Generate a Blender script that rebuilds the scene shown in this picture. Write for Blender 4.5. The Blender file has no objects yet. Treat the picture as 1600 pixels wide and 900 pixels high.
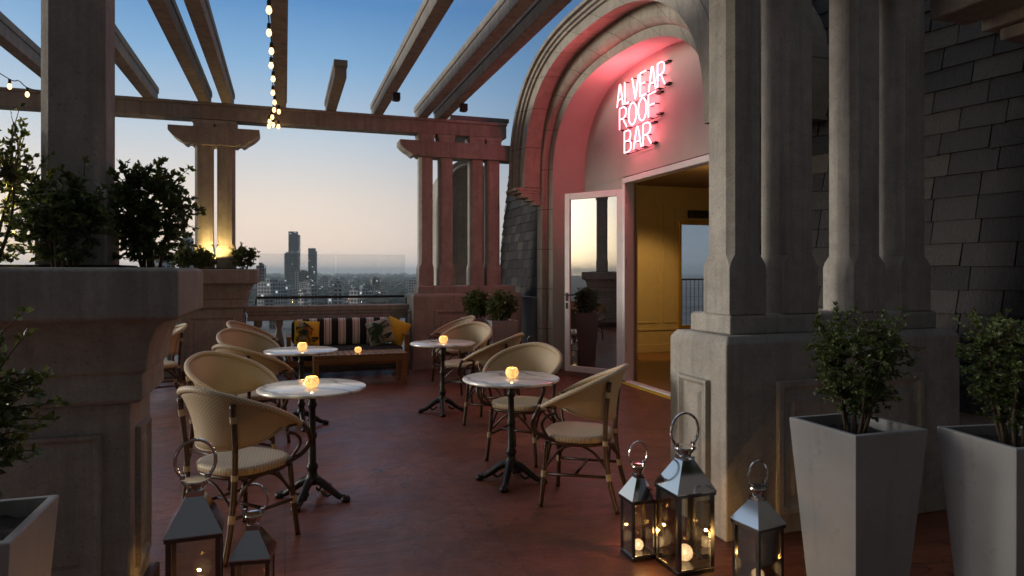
import bpy, bmesh, math, random
from mathutils import Vector, Matrix
S = bpy.context.scene
COL = S.collection
R = math.radians
CAM_H, YAW, FPX, HOR = 1.49, R(18.4), 1067.0, 426.0
sY, cY = math.sin(YAW), math.cos(YAW)

# ------------------------------------------------------------------ helpers
class MB:
    def __init__(s): s.v=[]; s.f=[]; s.uv={}
    def add(s, vs, fs, uvs=None):
        n=len(s.v); s.v+= [tuple(p) for p in vs]; s.f+=[tuple(i+n for i in f) for f in fs]
        if uvs:
            for i,u in enumerate(uvs): s.uv[n+i]=u
        return s
    def box(s, x0,x1,y0,y1,z0,z1, M=None):
        vs=[Vector((x,y,z)) for z in (z0,z1) for y in (y0,y1) for x in (x0,x1)]
        if M: vs=[M@p for p in vs]
        return s.add(vs,[(0,2,3,1),(4,5,7,6),(0,1,5,4),(2,6,7,3),(0,4,6,2),(1,3,7,5)])
    def rect(s, x0,x1,y0,y1, prof, cap=True):          # mitred stack of (z, outward offset)
        vs=[]
        for z,o in prof: vs+=[(x0-o,y0-o,z),(x1+o,y0-o,z),(x1+o,y1+o,z),(x0-o,y1+o,z)]
        fs=[]
        for k in range(len(prof)-1):
            a=k*4; b=a+4
            for i in range(4): fs.append((a+i,a+(i+1)%4,b+(i+1)%4,b+i))
        if cap: fs.append((3,2,1,0)); e=(len(prof)-1)*4; fs.append((e,e+1,e+2,e+3))
        return s.add(vs,fs)
    def tube(s, pts, r, n=8, closed=False, cap=True):
        P=[Vector(p) for p in pts]; m=len(P); rr=r if isinstance(r,(list,tuple)) else [r]*m
        vs=[]; up=None
        for i in range(m):
            if closed: t=(P[(i+1)%m]-P[i-1])
            else: t=P[min(i+1,m-1)]-P[max(i-1,0)]
            if t.length<1e-9: t=Vector((0,0,1))
            t.normalize()
            if up is None:
                up=Vector((0,0,1)) if abs(t.z)<.9 else Vector((1,0,0))
            a=up-t*up.dot(t)
            if a.length<1e-5: a=t.orthogonal()
            a.normalize(); up=a; b=t.cross(a)
            for k in range(n):
                q=2*math.pi*k/n; vs.append(P[i]+(a*math.cos(q)+b*math.sin(q))*rr[i])
        fs=[]
        for i in range(m if closed else m-1):
            a0=i*n; b0=((i+1)%m)*n
            for k in range(n): fs.append((a0+k,a0+(k+1)%n,b0+(k+1)%n,b0+k))
        if not closed and cap: fs.append(tuple(range(n-1,-1,-1))); fs.append(tuple((m-1)*n+k for k in range(n)))
        return s.add(vs,fs)
    def lathe(s, prof, n=24, c=(0,0,0)):               # (r,z)
        vs=[];fs=[]
        for r,z in prof:
            for k in range(n):
                a=2*math.pi*k/n; vs.append((c[0]+r*math.cos(a),c[1]+r*math.sin(a),c[2]+z))
        for i in range(len(prof)-1):
            for k in range(n): fs.append((i*n+k,i*n+(k+1)%n,(i+1)*n+(k+1)%n,(i+1)*n+k))
        if prof[0][0]>1e-4: fs.append(tuple(range(n-1,-1,-1)))
        if prof[-1][0]>1e-4: fs.append(tuple((len(prof)-1)*n+k for k in range(n)))
        return s.add(vs,fs)
    def strip(s, curves, uvs=None, flip=False):        # loft open curves of equal length
        n=len(curves[0]); vs=[p for c in curves for p in c]; fs=[]
        for j in range(len(curves)-1):
            for i in range(n-1):
                q=(j*n+i,j*n+i+1,(j+1)*n+i+1,(j+1)*n+i); fs.append(q[::-1] if flip else q)
        return s.add(vs,fs,[u for c in uvs for u in c] if uvs else None)
    def panel(s, o, u, v, n, w, h, depth=.02, bev=.035):  # raised fielded panel on a face
        o,u,v,n=Vector(o),Vector(u),Vector(v),Vector(n); vs=[]
        for i,(d,e) in enumerate(((-.01,0),(depth,.004),(depth,bev*.5),(depth*.35,bev),(depth*.35,bev+.03),(depth*.8,bev+.05))):
            vs+=[o+u*e+v*e+n*d, o+u*(w-e)+v*e+n*d, o+u*(w-e)+v*(h-e)+n*d, o+u*e+v*(h-e)+n*d]
        fs=[(a*4+i,a*4+(i+1)%4,a*4+4+(i+1)%4,a*4+4+i) for a in range(5) for i in range(4)]+[(20,21,22,23)]
        return s.add(vs,fs)
    def build(s, name, mat, parent=None, world=False, smooth=False, bevel=0, sub=0):
        me=bpy.data.meshes.new(name); vs=s.v
        if world and parent is not None:
            L=parent.location; vs=[(a-L.x,b-L.y,c-L.z) for a,b,c in vs]
            q=parent.parent
        me.from_pydata(vs,[],s.f)
        if s.uv:
            l=me.uv_layers.new(name='UVMap')
            for lp in me.loops: l.data[lp.index].uv=s.uv.get(lp.vertex_index,(0,0))
        bm=bmesh.new(); bm.from_mesh(me); bmesh.ops.recalc_face_normals(bm,faces=bm.faces); bm.to_mesh(me); bm.free()
        if smooth:
            me.polygons.foreach_set('use_smooth',[True]*len(me.polygons))
        me.materials.append(mat)
        o=bpy.data.objects.new(name,me); COL.objects.link(o)
        if parent is not None: o.parent=parent
        if bevel:
            m=o.modifiers.new('bevel','BEVEL'); m.width=bevel; m.segments=2; m.limit_method='ANGLE'; m.angle_limit=R(35)
        if smooth=='auto':
            me.set_sharp_from_angle(angle=R(38))
        return o

def tag(o,label=None,cat=None,group=None,kind=None):
    if label: o['label']=label
    if cat: o['category']=cat
    if group: o['group']=group
    if kind: o['kind']=kind
    return o
def thing(name,label,cat,loc=(0,0,0),rz=0,group=None):
    o=bpy.data.objects.new(name,None); COL.objects.link(o); o.location=loc; o.rotation_euler=(0,0,rz)
    o.empty_display_size=.1
    return tag(o,label,cat,group)
def dup(root,loc,rz,label,scale=None):
    def cp(o,par):
        c=o.copy(); COL.objects.link(c)
        if par is not None: c.parent=par
        for k in list(o.children): cp(k,c)
        return c
    r=cp(root,None); r.location=loc; r.rotation_euler=(0,0,rz); r['label']=label
    if scale: r.scale=scale
    return r
def bez(pts,n=12):                                       # Catmull-Rom through points
    P=[Vector(p) for p in pts]; out=[]
    for i in range(len(P)-1):
        a=P[max(i-1,0)];b=P[i];c=P[i+1];d=P[min(i+2,len(P)-1)]
        for k in range(n):
            t=k/n; out.append(.5*((2*b)+(c-a)*t+(2*a-5*b+4*c-d)*t*t+(3*b-a-3*c+d)*t**3))
    out.append(P[-1]); return out

def lamp(name,typ,loc,energy,color,size=.05,target=None,spot=None,blend=.5):
    d=bpy.data.lights.new(name,typ); d.energy=energy; d.color=color
    if typ in('POINT','SPOT'): d.shadow_soft_size=size
    if spot: d.spot_size=spot; d.spot_blend=blend
    o=bpy.data.objects.new(name,d); COL.objects.link(o); o.location=loc
    if target: o.rotation_euler=(Vector(target)-Vector(loc)).to_track_quat('-Z','Y').to_euler()
    return o
# ------------------------------------------------------------------ materials
class NT:
    def __init__(s,name):
        s.m=bpy.data.materials.new(name); s.m.use_nodes=True; s.t=s.m.node_tree; s.n=s.t.nodes; s.b=s.n['Principled BSDF']; s.out=s.n['Material Output']
    def N(s,typ,**k):
        x=s.n.new(typ)
        for a,b in k.items():
            if a.startswith('i_'):
                key=a[2:]; key=int(key) if key.isdigit() else key.replace('_',' ')
                x.inputs[key].default_value=b
            else: setattr(x,a,b)
        return x
    def L(s,a,b): s.t.links.new(a,b)
    def ramp(s,src,stops,interp='LINEAR'):
        r=s.N('ShaderNodeValToRGB'); r.color_ramp.interpolation=interp; e=r.color_ramp.elements
        while len(e)<len(stops): e.new(.5)
        for x,(p,c) in zip(e,stops): x.position=p; x.color=(*c,1) if len(c)==3 else c
        s.L(src,r.inputs[0]); return r.outputs[0]
    def coord(s,kind='Object'):
        return s.N('ShaderNodeTexCoord').outputs[kind]
    def noise(s,vec,scale,detail=5,rough=.55):
        n=s.N('ShaderNodeTexNoise',i_Scale=scale,i_Detail=detail,i_Roughness=rough); s.L(vec,n.inputs['Vector']); return n.outputs['Fac']
    def bump(s,h,strength=.3,dist=.01,normal=None):
        b=s.N('ShaderNodeBump',i_Strength=strength,i_Distance=dist); s.L(h,b.inputs['Height'])
        if normal: s.L(normal,b.inputs['Normal'])
        s.L(b.outputs[0],s.b.inputs['Normal']); return b.outputs[0]
    def math(s,op,a,b=None,c=None):
        m=s.N('ShaderNodeMath',operation=op)
        for i,x in enumerate((a,b,c)):
            if x is None: continue
            if isinstance(x,(int,float)): m.inputs[i].default_value=x
            else: s.L(x,m.inputs[i])
        return m.outputs[0]
    def mix(s,f,a,b,typ='MIX'):
        m=s.N('ShaderNodeMix',data_type='RGBA',blend_type=typ)
        for i,x in ((0,f),(6,a),(7,b)):
            if isinstance(x,(int,float)): m.inputs[i].default_value=x
            elif isinstance(x,tuple): m.inputs[i].default_value=(*x,1)
            else: s.L(x,m.inputs[i])
        return m.outputs[2]

def plain(name,c,rough=.5,metal=0,spec=.5,bump=0,bscale=40,var=.0,vscale=6):
    t=NT(name); t.b.inputs['Roughness'].default_value=rough; t.b.inputs['Metallic'].default_value=metal
    t.b.inputs['Specular IOR Level'].default_value=spec
    t.b.inputs['Base Color'].default_value=(*c,1)
    co=t.coord()
    if var:
        n=t.noise(co,vscale); t.L(t.ramp(n,[(.3,tuple(x*(1-var) for x in c)),(.7,tuple(min(1,x*(1+var)) for x in c))]),t.b.inputs['Base Color'])
    if bump: t.bump(t.noise(co,bscale),bump,.004)
    return t.m
def stone(name,c,dark=.62,bump=.5,joints=False):
    t=NT(name); co=t.coord('Object'); b=t.b
    oi=t.N('ShaderNodeObjectInfo'); ad=t.N('ShaderNodeVectorMath',operation='ADD'); t.L(co,ad.inputs[0])
    cb=t.N('ShaderNodeCombineXYZ'); t.L(t.math('MULTIPLY',oi.outputs['Random'],23),cb.inputs[0]); t.L(t.math('MULTIPLY',oi.outputs['Random'],41),cb.inputs[1]); t.L(cb.outputs[0],ad.inputs[1]); co=ad.outputs[0]
    n1=t.noise(co,1.9,7,.68); n2=t.noise(co,11,7,.65); n3=t.noise(co,75,4,.65)
    col=t.ramp(n1,[(.30,tuple(x*dark for x in c)),(.58,c),(.75,tuple(min(1,x*1.12) for x in c))])
    col=t.mix(t.ramp(n2,[(.42,(0,0,0)),(.72,(.55,.55,.55))]),col,tuple(x*.58 for x in c))
    col=t.mix(t.ramp(n3,[(.35,(.35,.35,.35)),(.52,(0,0,0))]),col,tuple(x*.5 for x in c))
    mp=t.N('ShaderNodeMapping'); mp.inputs['Scale'].default_value=(11,11,.55); t.L(co,mp.inputs[0])
    st=t.noise(mp.outputs[0],1.0,6,.68)
    col=t.mix(t.ramp(st,[(.48,(0,0,0)),(.72,(.60,.60,.60))]),col,tuple(x*.42 for x in c))
    pit=t.N('ShaderNodeTexVoronoi',i_Scale=34.0); t.L(co,pit.inputs['Vector']); pm=t.math('LESS_THAN',pit.outputs['Distance'],.16)
    pm=t.math('MULTIPLY',pm,t.ramp(n2,[(.45,(0,0,0)),(.55,(1,1,1))]))
    col=t.mix(t.math('MULTIPLY',pm,.55),col,tuple(x*.35 for x in c))
    h=t.math('ADD',t.math('MULTIPLY',n2,1.1),t.math('MULTIPLY',n3,.55)); h=t.math('SUBTRACT',h,t.math('MULTIPLY',pm,.6))
    if joints:
        uv=t.N('ShaderNodeTexCoord').outputs['UV']; sp=t.N('ShaderNodeSeparateXYZ'); t.L(uv,sp.inputs[0])
        fr=t.math('FRACT',t.math('MULTIPLY',sp.outputs[0],1/.62)); j=t.math('LESS_THAN',fr,.016)
        wn=t.N('ShaderNodeTexWhiteNoise',noise_dimensions='1D'); t.L(t.math('FLOOR',t.math('MULTIPLY',sp.outputs[0],1/.62)),wn.inputs['W'])
        col=t.mix(t.math('MULTIPLY',wn.outputs['Value'],.35),col,tuple(x*.6 for x in c))
        col=t.mix(j,col,tuple(x*.22 for x in c)); h=t.math('SUBTRACT',h,t.math('MULTIPLY',j,2.))
    t.L(col,b.inputs['Base Color']); b.inputs['Roughness'].default_value=.9; b.inputs['Specular IOR Level'].default_value=.2
    t.bump(h,bump,.010); return t.m
def emit(name,c,s,base=None):
    t=NT(name); t.b.inputs['Base Color'].default_value=(*(base or (.8,.8,.8)),1)
    t.b.inputs['Emission Color'].default_value=(*c,1); t.b.inputs['Emission Strength'].default_value=s
    return t.m
M={}
M['stone']=stone('weathered_stone',(.46,.435,.395),.70,.6)
M['stone_pale']=stone('pale_stone',(.46,.42,.36),.75)
M['stone_joint']=stone('voussoir_stone',(.46,.42,.36),.72,.4,True)
M['render']=plain('painted_render',(.44,.41,.38),.85,bump=.15,bscale=60,var=.07,vscale=2)
M['pergola']=stone('pergola_concrete',(.40,.37,.335),.75,.35)
M['plinth']=plain('dark_red_plinth',(.07,.03,.025),.6,bump=.3)
M['white']=plain('white_paint',(.80,.80,.80),.38,var=.06)
M['gold']=plain('brass_trim',(.6,.4,.1),.35,.7)
M['yellow_paint']=plain('yellow_edge_paint',(.62,.45,.03),.6,var=.2,vscale=20)
M['iron']=plain('black_cast_iron',(.012,.012,.013),.38,.2,bump=.4,bscale=90)
M['black']=plain('black_plastic',(.012,.012,.014),.45)
M['chrome']=plain('polished_steel',(.64,.63,.62),.09,1.0)
M['lantern_frame']=plain('dark_steel_frame',(.16,.155,.15),.22,1.0)
M['soil']=plain('potting_soil',(.018,.013,.010),.95,bump=1,bscale=70,var=.5,vscale=60)
def pot():
    t=NT('pale_grey_planter_finish'); co=t.coord(); n=t.noise(co,3.2,5); col=t.ramp(n,[(.3,(.29,.29,.29)),(.7,(.37,.37,.365))])
    sc=t.noise(co,13,8,.75); col=t.mix(t.ramp(sc,[(.56,(0,0,0)),(.70,(.55,.55,.55))]),col,(.19,.18,.17))
    mp=t.N('ShaderNodeMapping'); mp.inputs['Scale'].default_value=(20,20,1.1); t.L(co,mp.inputs[0]); st=t.noise(mp.outputs[0],1,5,.6)
    col=t.mix(t.ramp(st,[(.56,(0,0,0)),(.74,(.35,.35,.35))]),col,(.20,.19,.175))
    t.L(col,t.b.inputs['Base Color']); t.b.inputs['Roughness'].default_value=.6; t.bump(t.noise(co,90,3),.15,.004); return t.m
M['concrete_pot']=pot()
M['bark']=plain('twig_bark',(.085,.06,.038),.85,bump=.6,bscale=120,var=.3,vscale=40)
M['cable']=plain('black_cable',(.008,.008,.008),.6)
M['wax']=plain('cream_wax',(.8,.7,.5),.5)
M['dark_fabric']=plain('dark_cushion_fabric',(.02,.02,.024),.95,bump=.5,bscale=400)
M['yellow_fabric']=plain('yellow_pillow_fabric',(.72,.46,.035),.9,bump=.4,bscale=300,var=.12,vscale=8)
M['leaf_print']=plain('dark_leaf_print',(.015,.04,.02),.9,var=.5,vscale=30)
M['red_print']=plain('orange_flower_print',(.5,.11,.02),.9,var=.3,vscale=30)
M['pale_print']=plain('pale_leaf_print',(.35,.36,.28),.9,var=.3,vscale=30)
M['interior_floor']=plain('interior_parquet',(.22,.10,.035),.35,var=.25,vscale=9)
M['interior_ceiling']=plain('interior_ceiling_paint',(.25,.17,.09),.8)
M['interior_wall']=plain('interior_panel_paint',(.47,.36,.18),.6,var=.05)
M['glow']=emit('lit_filament_bulb',(1,.60,.24),3.2)
M['lens']=emit('spotlight_lens',(1,.72,.28),60)
M['neon']=emit('pink_neon_tube',(1,.30,.37),4.2)
def wood(name,c,rough=.45):
    t=NT(name); co=t.coord(); mp=t.N('ShaderNodeMapping'); mp.inputs['Scale'].default_value=(1.2,30,30); t.L(co,mp.inputs[0])
    n=t.noise(mp.outputs[0],1.5,6,.6)
    t.L(t.ramp(n,[(.3,tuple(x*.5 for x in c)),(.65,c)]),t.b.inputs['Base Color']); t.b.inputs['Roughness'].default_value=rough
    t.bump(n,.2,.003); return t.m
M['teak']=wood('oiled_teak',(.30,.165,.065))
def rattan():
    t=NT('dark_rattan_cane'); co=t.coord(); n=t.noise(co,45,4); 
    t.L(t.ramp(n,[(.3,(.028,.012,.007)),(.7,(.085,.036,.018))]),t.b.inputs['Base Color']); t.b.inputs['Roughness'].default_value=.33
    t.bump(n,.2,.002); return t.m
M['cane']=rattan()
M['binding']=plain('cream_cane_binding',(.42,.33,.21),.55,bump=.5,bscale=200,var=.15,vscale=60)
def weave():
    t=NT('woven_cream_mesh'); uv=t.coord('UV'); ck=t.N('ShaderNodeTexChecker',i_Scale=95.0); t.L(uv,ck.inputs['Vector'])
    ck.inputs['Color1'].default_value=(.60,.48,.32,1); ck.inputs['Color2'].default_value=(.40,.31,.205,1)
    n=t.noise(t.coord(),7,3); col=t.mix(t.math('MULTIPLY',n,.35),ck.outputs[0],(.36,.29,.20))
    t.L(col,t.b.inputs['Base Color']); t.b.inputs['Roughness'].default_value=.55; t.bump(ck.outputs['Fac'],.35,.002); return t.m
M['weave']=weave()
def marble():
    t=NT('white_marble'); co=t.coord(); n=t.noise(co,3.5,8,.6)
    mp=t.N('ShaderNodeVectorMath',operation='ADD'); t.L(co,mp.inputs[0])
    w=t.N('ShaderNodeTexWave',i_Scale=1.3,i_Distortion=14.0,i_Detail=4.0); t.L(co,w.inputs[0])
    v=t.math('MULTIPLY',t.ramp(w.outputs['Fac'],[(.0,(1,1,1)),(.20,(0,0,0))]),.75)
    col=t.mix(v,t.ramp(n,[(.35,(.76,.77,.78)),(.6,(.88,.88,.87))]),(.30,.32,.36))
    t.L(col,t.b.inputs['Base Color']); t.b.inputs['Roughness'].default_value=.14; return t.m
M['marble']=marble()
def floor_mat():
    t=NT('oxblood_terrace_paint'); co=t.coord(); b=t.b
    n1=t.noise(co,.55,5,.6); n2=t.noise(co,5,7,.62); n3=t.noise(co,70,4,.6)
    col=t.ramp(n1,[(.32,(.150,.044,.024)),(.66,(.260,.086,.046))])
    col=t.mix(t.ramp(n2,[(.42,(0,0,0)),(.68,(.62,.62,.62))]),col,(.085,.028,.021))
    # hairline cracks and screed joints
    v=t.N('ShaderNodeTexVoronoi',feature='DISTANCE_TO_EDGE',i_Scale=.62); 
    wob=t.N('ShaderNodeVectorMath',operation='ADD'); t.L(co,wob.inputs[0])
    nz=t.N('ShaderNodeTexNoise',i_Scale=2.2,i_Detail=5.0); t.L(co,nz.inputs[0]); t.L(nz.outputs['Color'],wob.inputs[1]); t.L(wob.outputs[0],v.inputs['Vector'])
    ck=t.math('LESS_THAN',v.outputs['Distance'],.0045); ck=t.math('MULTIPLY',ck,t.ramp(n1,[(.42,(0,0,0)),(.56,(1,1,1))]))
    br=t.N('ShaderNodeTexBrick',i_Scale=1.0,i_Mortar_Size=.004,i_Brick_Width=1.15,i_Row_Height=.95); br.offset=0.0
    br.inputs['Color1'].default_value=(0,0,0,1);br.inputs['Color2'].default_value=(0,0,0,1);br.inputs['Mortar'].default_value=(1,1,1,1); t.L(wob.outputs[0] if False else co,br.inputs['Vector'])
    jn=t.math('MULTIPLY',br.outputs['Fac'],.62)
    lines=t.math('MAXIMUM',t.math('MULTIPLY',ck,.75),jn)
    col=t.mix(lines,col,(.03,.012,.010))
    # pale scuffs and dust
    sc=t.noise(co,11,8,.7); col=t.mix(t.ramp(sc,[(.58,(0,0,0)),(.76,(.38,.38,.38))]),col,(.27,.16,.13))
    t.L(col,b.inputs['Base Color'])
    t.L(t.ramp(t.noise(co,2.6,6,.6),[(.3,(.30,.30,.30)),(.7,(.52,.52,.52))]),b.inputs['Roughness'])
    # brushed trowel marks: stretched bands
    mp=t.N('ShaderNodeMapping'); mp.inputs['Scale'].default_value=(3.2,9,1); mp.inputs['Rotation'].default_value=(0,0,.25); t.L(co,mp.inputs[0])
    tr=t.noise(mp.outputs[0],1.4,5,.55)
    h=t.math('SUBTRACT',t.math('ADD',t.math('MULTIPLY',tr,1.3),t.math('ADD',t.math('MULTIPLY',n2,.7),t.math('MULTIPLY',n3,.10))),t.math('MULTIPLY',lines,.5))
    t.bump(h,.5,.018); return t.m
M['floor']=floor_mat()
def slate():
    t=NT('blue_grey_slate'); co=t.coord(); g=t.N('ShaderNodeNewGeometry')
    c=t.ramp(g.outputs['Random Per Island'],[(0,(.014,.014,.017)),(.5,(.030,.029,.031)),(.85,(.050,.046,.043)),(1,(.080,.070,.060))])
    n=t.noise(co,9,7,.65); col=t.mix(t.math('MULTIPLY',n,.5),c,(.02,.02,.023))
    t.L(col,t.b.inputs['Base Color']); t.b.inputs['Roughness'].default_value=.72; t.b.inputs['Specular IOR Level'].default_value=.2
    t.bump(t.math('ADD',n,t.math('MULTIPLY',t.noise(co,42,5),.7)),.9,.014); return t.m
M['slate']=slate()
M['slate_under']=plain('slate_underlay',(.012,.012,.013),.9)
M['zinc']=plain('dull_zinc_flashing',(.17,.18,.19),.5,.3,bump=.2,bscale=12,var=.25,vscale=4)
def leafm(name,a,b):
    t=NT(name); g=t.N('ShaderNodeNewGeometry')
    c=t.ramp(g.outputs['Random Per Island'],[(0,a),(.75,b),(1,tuple(x*1.5 for x in b))])
    t.L(c,t.b.inputs['Base Color']); t.b.inputs['Roughness'].default_value=.42
    tr=t.N('ShaderNodeBsdfTranslucent'); t.L(t.mix(.5,c,(.16,.17,.02)),tr.inputs[0])
    mx=t.N('ShaderNodeMixShader'); mx.inputs[0].default_value=.3; t.L(t.b.outputs[0],mx.inputs[1]); t.L(tr.outputs[0],mx.inputs[2]); t.L(mx.outputs[0],t.out.inputs[0]); return t.m
M['leaf']=leafm('box_shrub_leaf',(.040,.070,.020),(.105,.150,.045))
def glass(name,refl,tint,rough=0.0):
    t=NT(name); g=t.N('ShaderNodeBsdfGlossy'); g.inputs['Roughness'].default_value=rough; g.inputs[0].default_value=(1,1,1,1)
    tr=t.N('ShaderNodeBsdfTransparent'); tr.inputs[0].default_value=(*tint,1)
    lw=t.N('ShaderNodeLayerWeight',i_Blend=.35); f=t.math('ADD',t.math('MULTIPLY',lw.outputs['Fresnel'],.8),refl); f=t.math('MINIMUM',f,1.0)
    mx=t.N('ShaderNodeMixShader'); t.L(f,mx.inputs[0]); t.L(tr.outputs[0],mx.inputs[1]); t.L(g.outputs[0],mx.inputs[2]); t.L(mx.outputs[0],t.out.inputs[0]); return t.m
M['pane']=glass('clear_railing_glass',.0,(.94,.95,.95))
M['door_glass']=glass('coated_door_glass',.30,(.22,.22,.22))
M['lantern_glass']=glass('lantern_glass',.06,(.93,.90,.84))
M['window_glass']=glass('window_glass',.04,(.85,.88,.9))
def votive():
    t=NT('amber_votive_glass'); co=t.coord(); v=t.N('ShaderNodeTexVoronoi',feature='DISTANCE_TO_EDGE',i_Scale=70.0); t.L(co,v.inputs[0])
    sp=t.N('ShaderNodeSeparateXYZ'); t.L(co,sp.inputs[0])
    t.b.inputs['Base Color'].default_value=(.8,.55,.2,1); t.b.inputs['Roughness'].default_value=.15
    t.L(t.ramp(v.outputs['Distance'],[(0,(.40,.12,.02)),(.10,(.9,.42,.10)),(.30,(1,.66,.28))]),t.b.inputs['Emission Color'])
    t.b.inputs['Emission Strength'].default_value=1.35; t.bump(v.outputs['Distance'],.6,.004); return t.m
M['votive']=votive()
M['flame']=emit('candle_flame',(1,.62,.24),8)
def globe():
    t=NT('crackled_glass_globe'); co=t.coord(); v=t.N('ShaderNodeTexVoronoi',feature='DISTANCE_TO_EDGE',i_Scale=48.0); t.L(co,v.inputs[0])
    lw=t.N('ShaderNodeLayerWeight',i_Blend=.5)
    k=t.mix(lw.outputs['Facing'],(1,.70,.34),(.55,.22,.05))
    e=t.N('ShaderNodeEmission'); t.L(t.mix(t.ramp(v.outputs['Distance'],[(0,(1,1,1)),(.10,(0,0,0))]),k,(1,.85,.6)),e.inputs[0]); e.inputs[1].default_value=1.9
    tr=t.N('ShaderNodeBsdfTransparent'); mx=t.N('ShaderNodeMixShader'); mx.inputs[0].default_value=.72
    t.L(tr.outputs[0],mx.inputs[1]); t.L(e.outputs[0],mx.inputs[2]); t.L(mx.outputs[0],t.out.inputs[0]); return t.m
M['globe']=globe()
def stripes():
    t=NT('black_white_awning_stripe'); sp=t.N('ShaderNodeSeparateXYZ'); t.L(t.coord(),sp.inputs[0])
    f=t.math('FRACT',t.math('MULTIPLY',sp.outputs[0],1/.205))
    k=(.016,.017,.022); w=(.74,.72,.69)
    c=t.ramp(f,[(0,k),(.42,w),(.50,(.22,.22,.23)),(.55,w),(.78,(.22,.22,.23)),(.83,w),(.93,k)],'CONSTANT')
    t.L(c,t.b.inputs['Base Color']); t.b.inputs['Roughness'].default_value=.9; t.bump(t.noise(t.coord(),300,2),.3,.002); return t.m
M['stripe']=stripes()
def city(name,c,lit=.07,glassy=False):
    t=NT(name); co=t.coord(); sp=t.N('ShaderNodeSeparateXYZ'); t.L(co,sp.inputs[0])
    x=t.math('MULTIPLY',t.math('ADD',sp.outputs[0],sp.outputs[1]),1/3.4); z=t.math('MULTIPLY',sp.outputs[2],1/3.3)
    fx=t.math('FRACT',x); fz=t.math('FRACT',z)
    w=t.math('MULTIPLY',t.math('MULTIPLY',t.math('GREATER_THAN',fx,.30),t.math('GREATER_THAN',fz,.38)),1.0)
    cb=t.N('ShaderNodeCombineXYZ'); t.L(t.math('FLOOR',x),cb.inputs[0]); t.L(t.math('FLOOR',z),cb.inputs[1])
    oi=t.N('ShaderNodeObjectInfo'); t.L(oi.outputs['Random'],cb.inputs[2])
    wn=t.N('ShaderNodeTexWhiteNoise',noise_dimensions='3D'); t.L(cb.outputs[0],wn.inputs[0])
    on=t.math('MULTIPLY',w,t.math('GREATER_THAN',wn.outputs['Value'],1-lit))
    g=t.N('ShaderNodeNewGeometry'); sn=t.N('ShaderNodeSeparateXYZ'); t.L(g.outputs['Normal'],sn.inputs[0])
    side=t.math('LESS_THAN',sn.outputs[2],.5); w=t.math('MULTIPLY',w,side); on=t.math('MULTIPLY',on,side)
    cc=t.mix(t.math('MULTIPLY',oi.outputs['Random'],.6),c,tuple(q*.5 for q in c))
    t.L(t.mix(w,cc,(.035,.045,.055)),t.b.inputs['Base Color'])
    t.L(t.math('SUBTRACT',.8,t.math('MULTIPLY',w,.5)),t.b.inputs['Roughness'])
    t.L(t.mix(wn.outputs['Value'],(1,.72,.36),(.85,.95,1)),t.b.inputs['Emission Color']); t.L(t.math('MULTIPLY',on,.8),t.b.inputs['Emission Strength']); return t.m
M['city_a']=city('pale_city_facade',(.80,.80,.80),.035); M['city_b']=city('grey_city_facade',(.48,.51,.54),.035); M['city_c']=city('brick_city_facade',(.36,.27,.24),.03)
M['tower']=city('dark_glass_tower',(.12,.14,.16),.05)
M['forest']=plain('distant_tree_canopy',(.040,.062,.042),.9,var=.5,vscale=.08)
M['ground']=plain('city_ground',(.19,.20,.20),.9,var=.5,vscale=.012)
M['river']=plain('wide_river',(.05,.06,.07),.25)

# ------------------------------------------------------------------ structure: terrace floor, city ground, river
tag(MB().box(-7,4.46,-2.5,11.6,-.4,0).build('terrace_floor',M['floor']),kind='structure')
tag(MB().box(4.466,8.6,4.9,11.4,-.4,.012).build('bar_floor',M['interior_floor']),kind='structure')
gz=-38.0
g=MB(); 
g.add([(-9000,-3000,gz),(9000,-3000,gz),(14000,9000,gz),(-14000,9000,gz)],[(0,1,2,3)]); tag(g.build('city_ground',M['ground']),kind='structure')
tag(MB().add([(-14000,9000,gz+.5),(14000,9000,gz+.5),(20000,20000,gz+.5),(-20000,20000,gz+.5)],[(0,1,2,3)]).build('river',M['river']),kind='structure')

# ------------------------------------------------------------------ stone piers and posts
def cornice_pier(label,x0,x1,y0,y1,top,plinth=True):
    t=thing('stone_pier',label,'pier',((x0+x1)/2,(y0+y1)/2,0))
    MB().rect(x0,x1,y0,y1,[(.12,0),(top-.55,0)]).build('body',M['stone'],t,True,bevel=.012)
    MB().rect(x0,x1,y0,y1,[(0,.035),(.115,.035),(.121,.02)]).build('plinth',M['plinth'],t,True,bevel=.006)
    prof=[(top-.55,.0),(top-.55,.035),(top-.535,.05),(top-.43,.05),(top-.42,.065),(top-.41,.07)]
    for k in range(1,9):
        a=k/8*math.pi/2; prof.append((top-.41+.2*math.sin(a),.07+.10*(1-math.cos(a))))
    prof+=[(top-.205,.19),(top-.195,.205),(top-.012,.205),(top,.19)]
    MB().rect(x0,x1,y0,y1,prof).build('cornice',M['stone'],t,True,bevel=.006)
    p=MB(); w=x1-x0; d=y1-y0
    p.panel((x0+.1,y0,.24),(1,0,0),(0,0,1),(0,-1,0),w-.2,top-.55-.36,.022)
    p.build('front_panel',M['stone'],t,True)
    q=MB(); q.panel((x1,y0+.09,.24),(0,1,0),(0,0,1),(1,0,0),d-.18,top-.55-.36,.022); q.build('side_panel',M['stone'],t,True)
    MB().rect(x0+.03,x1-.03,y0+.03,y1-.03,[(top+.001,0),(top+.012,-.02)]).build('soil_bed',M['soil'],t,True)
    return t
cornice_pier('large dark stone pier with thick slab top at left beside the two lanterns',-1.33,-.60,3.15,3.58,1.51)
cornice_pier('stone pier with slab top at far end left of the striped sofa',-1.38,-.57,10.42,11.02,1.54)
cornice_pier('stone pier far off to the left, seen mirrored in the door glass',-5.92,-5.10,7.85,8.60,1.51)
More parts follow.
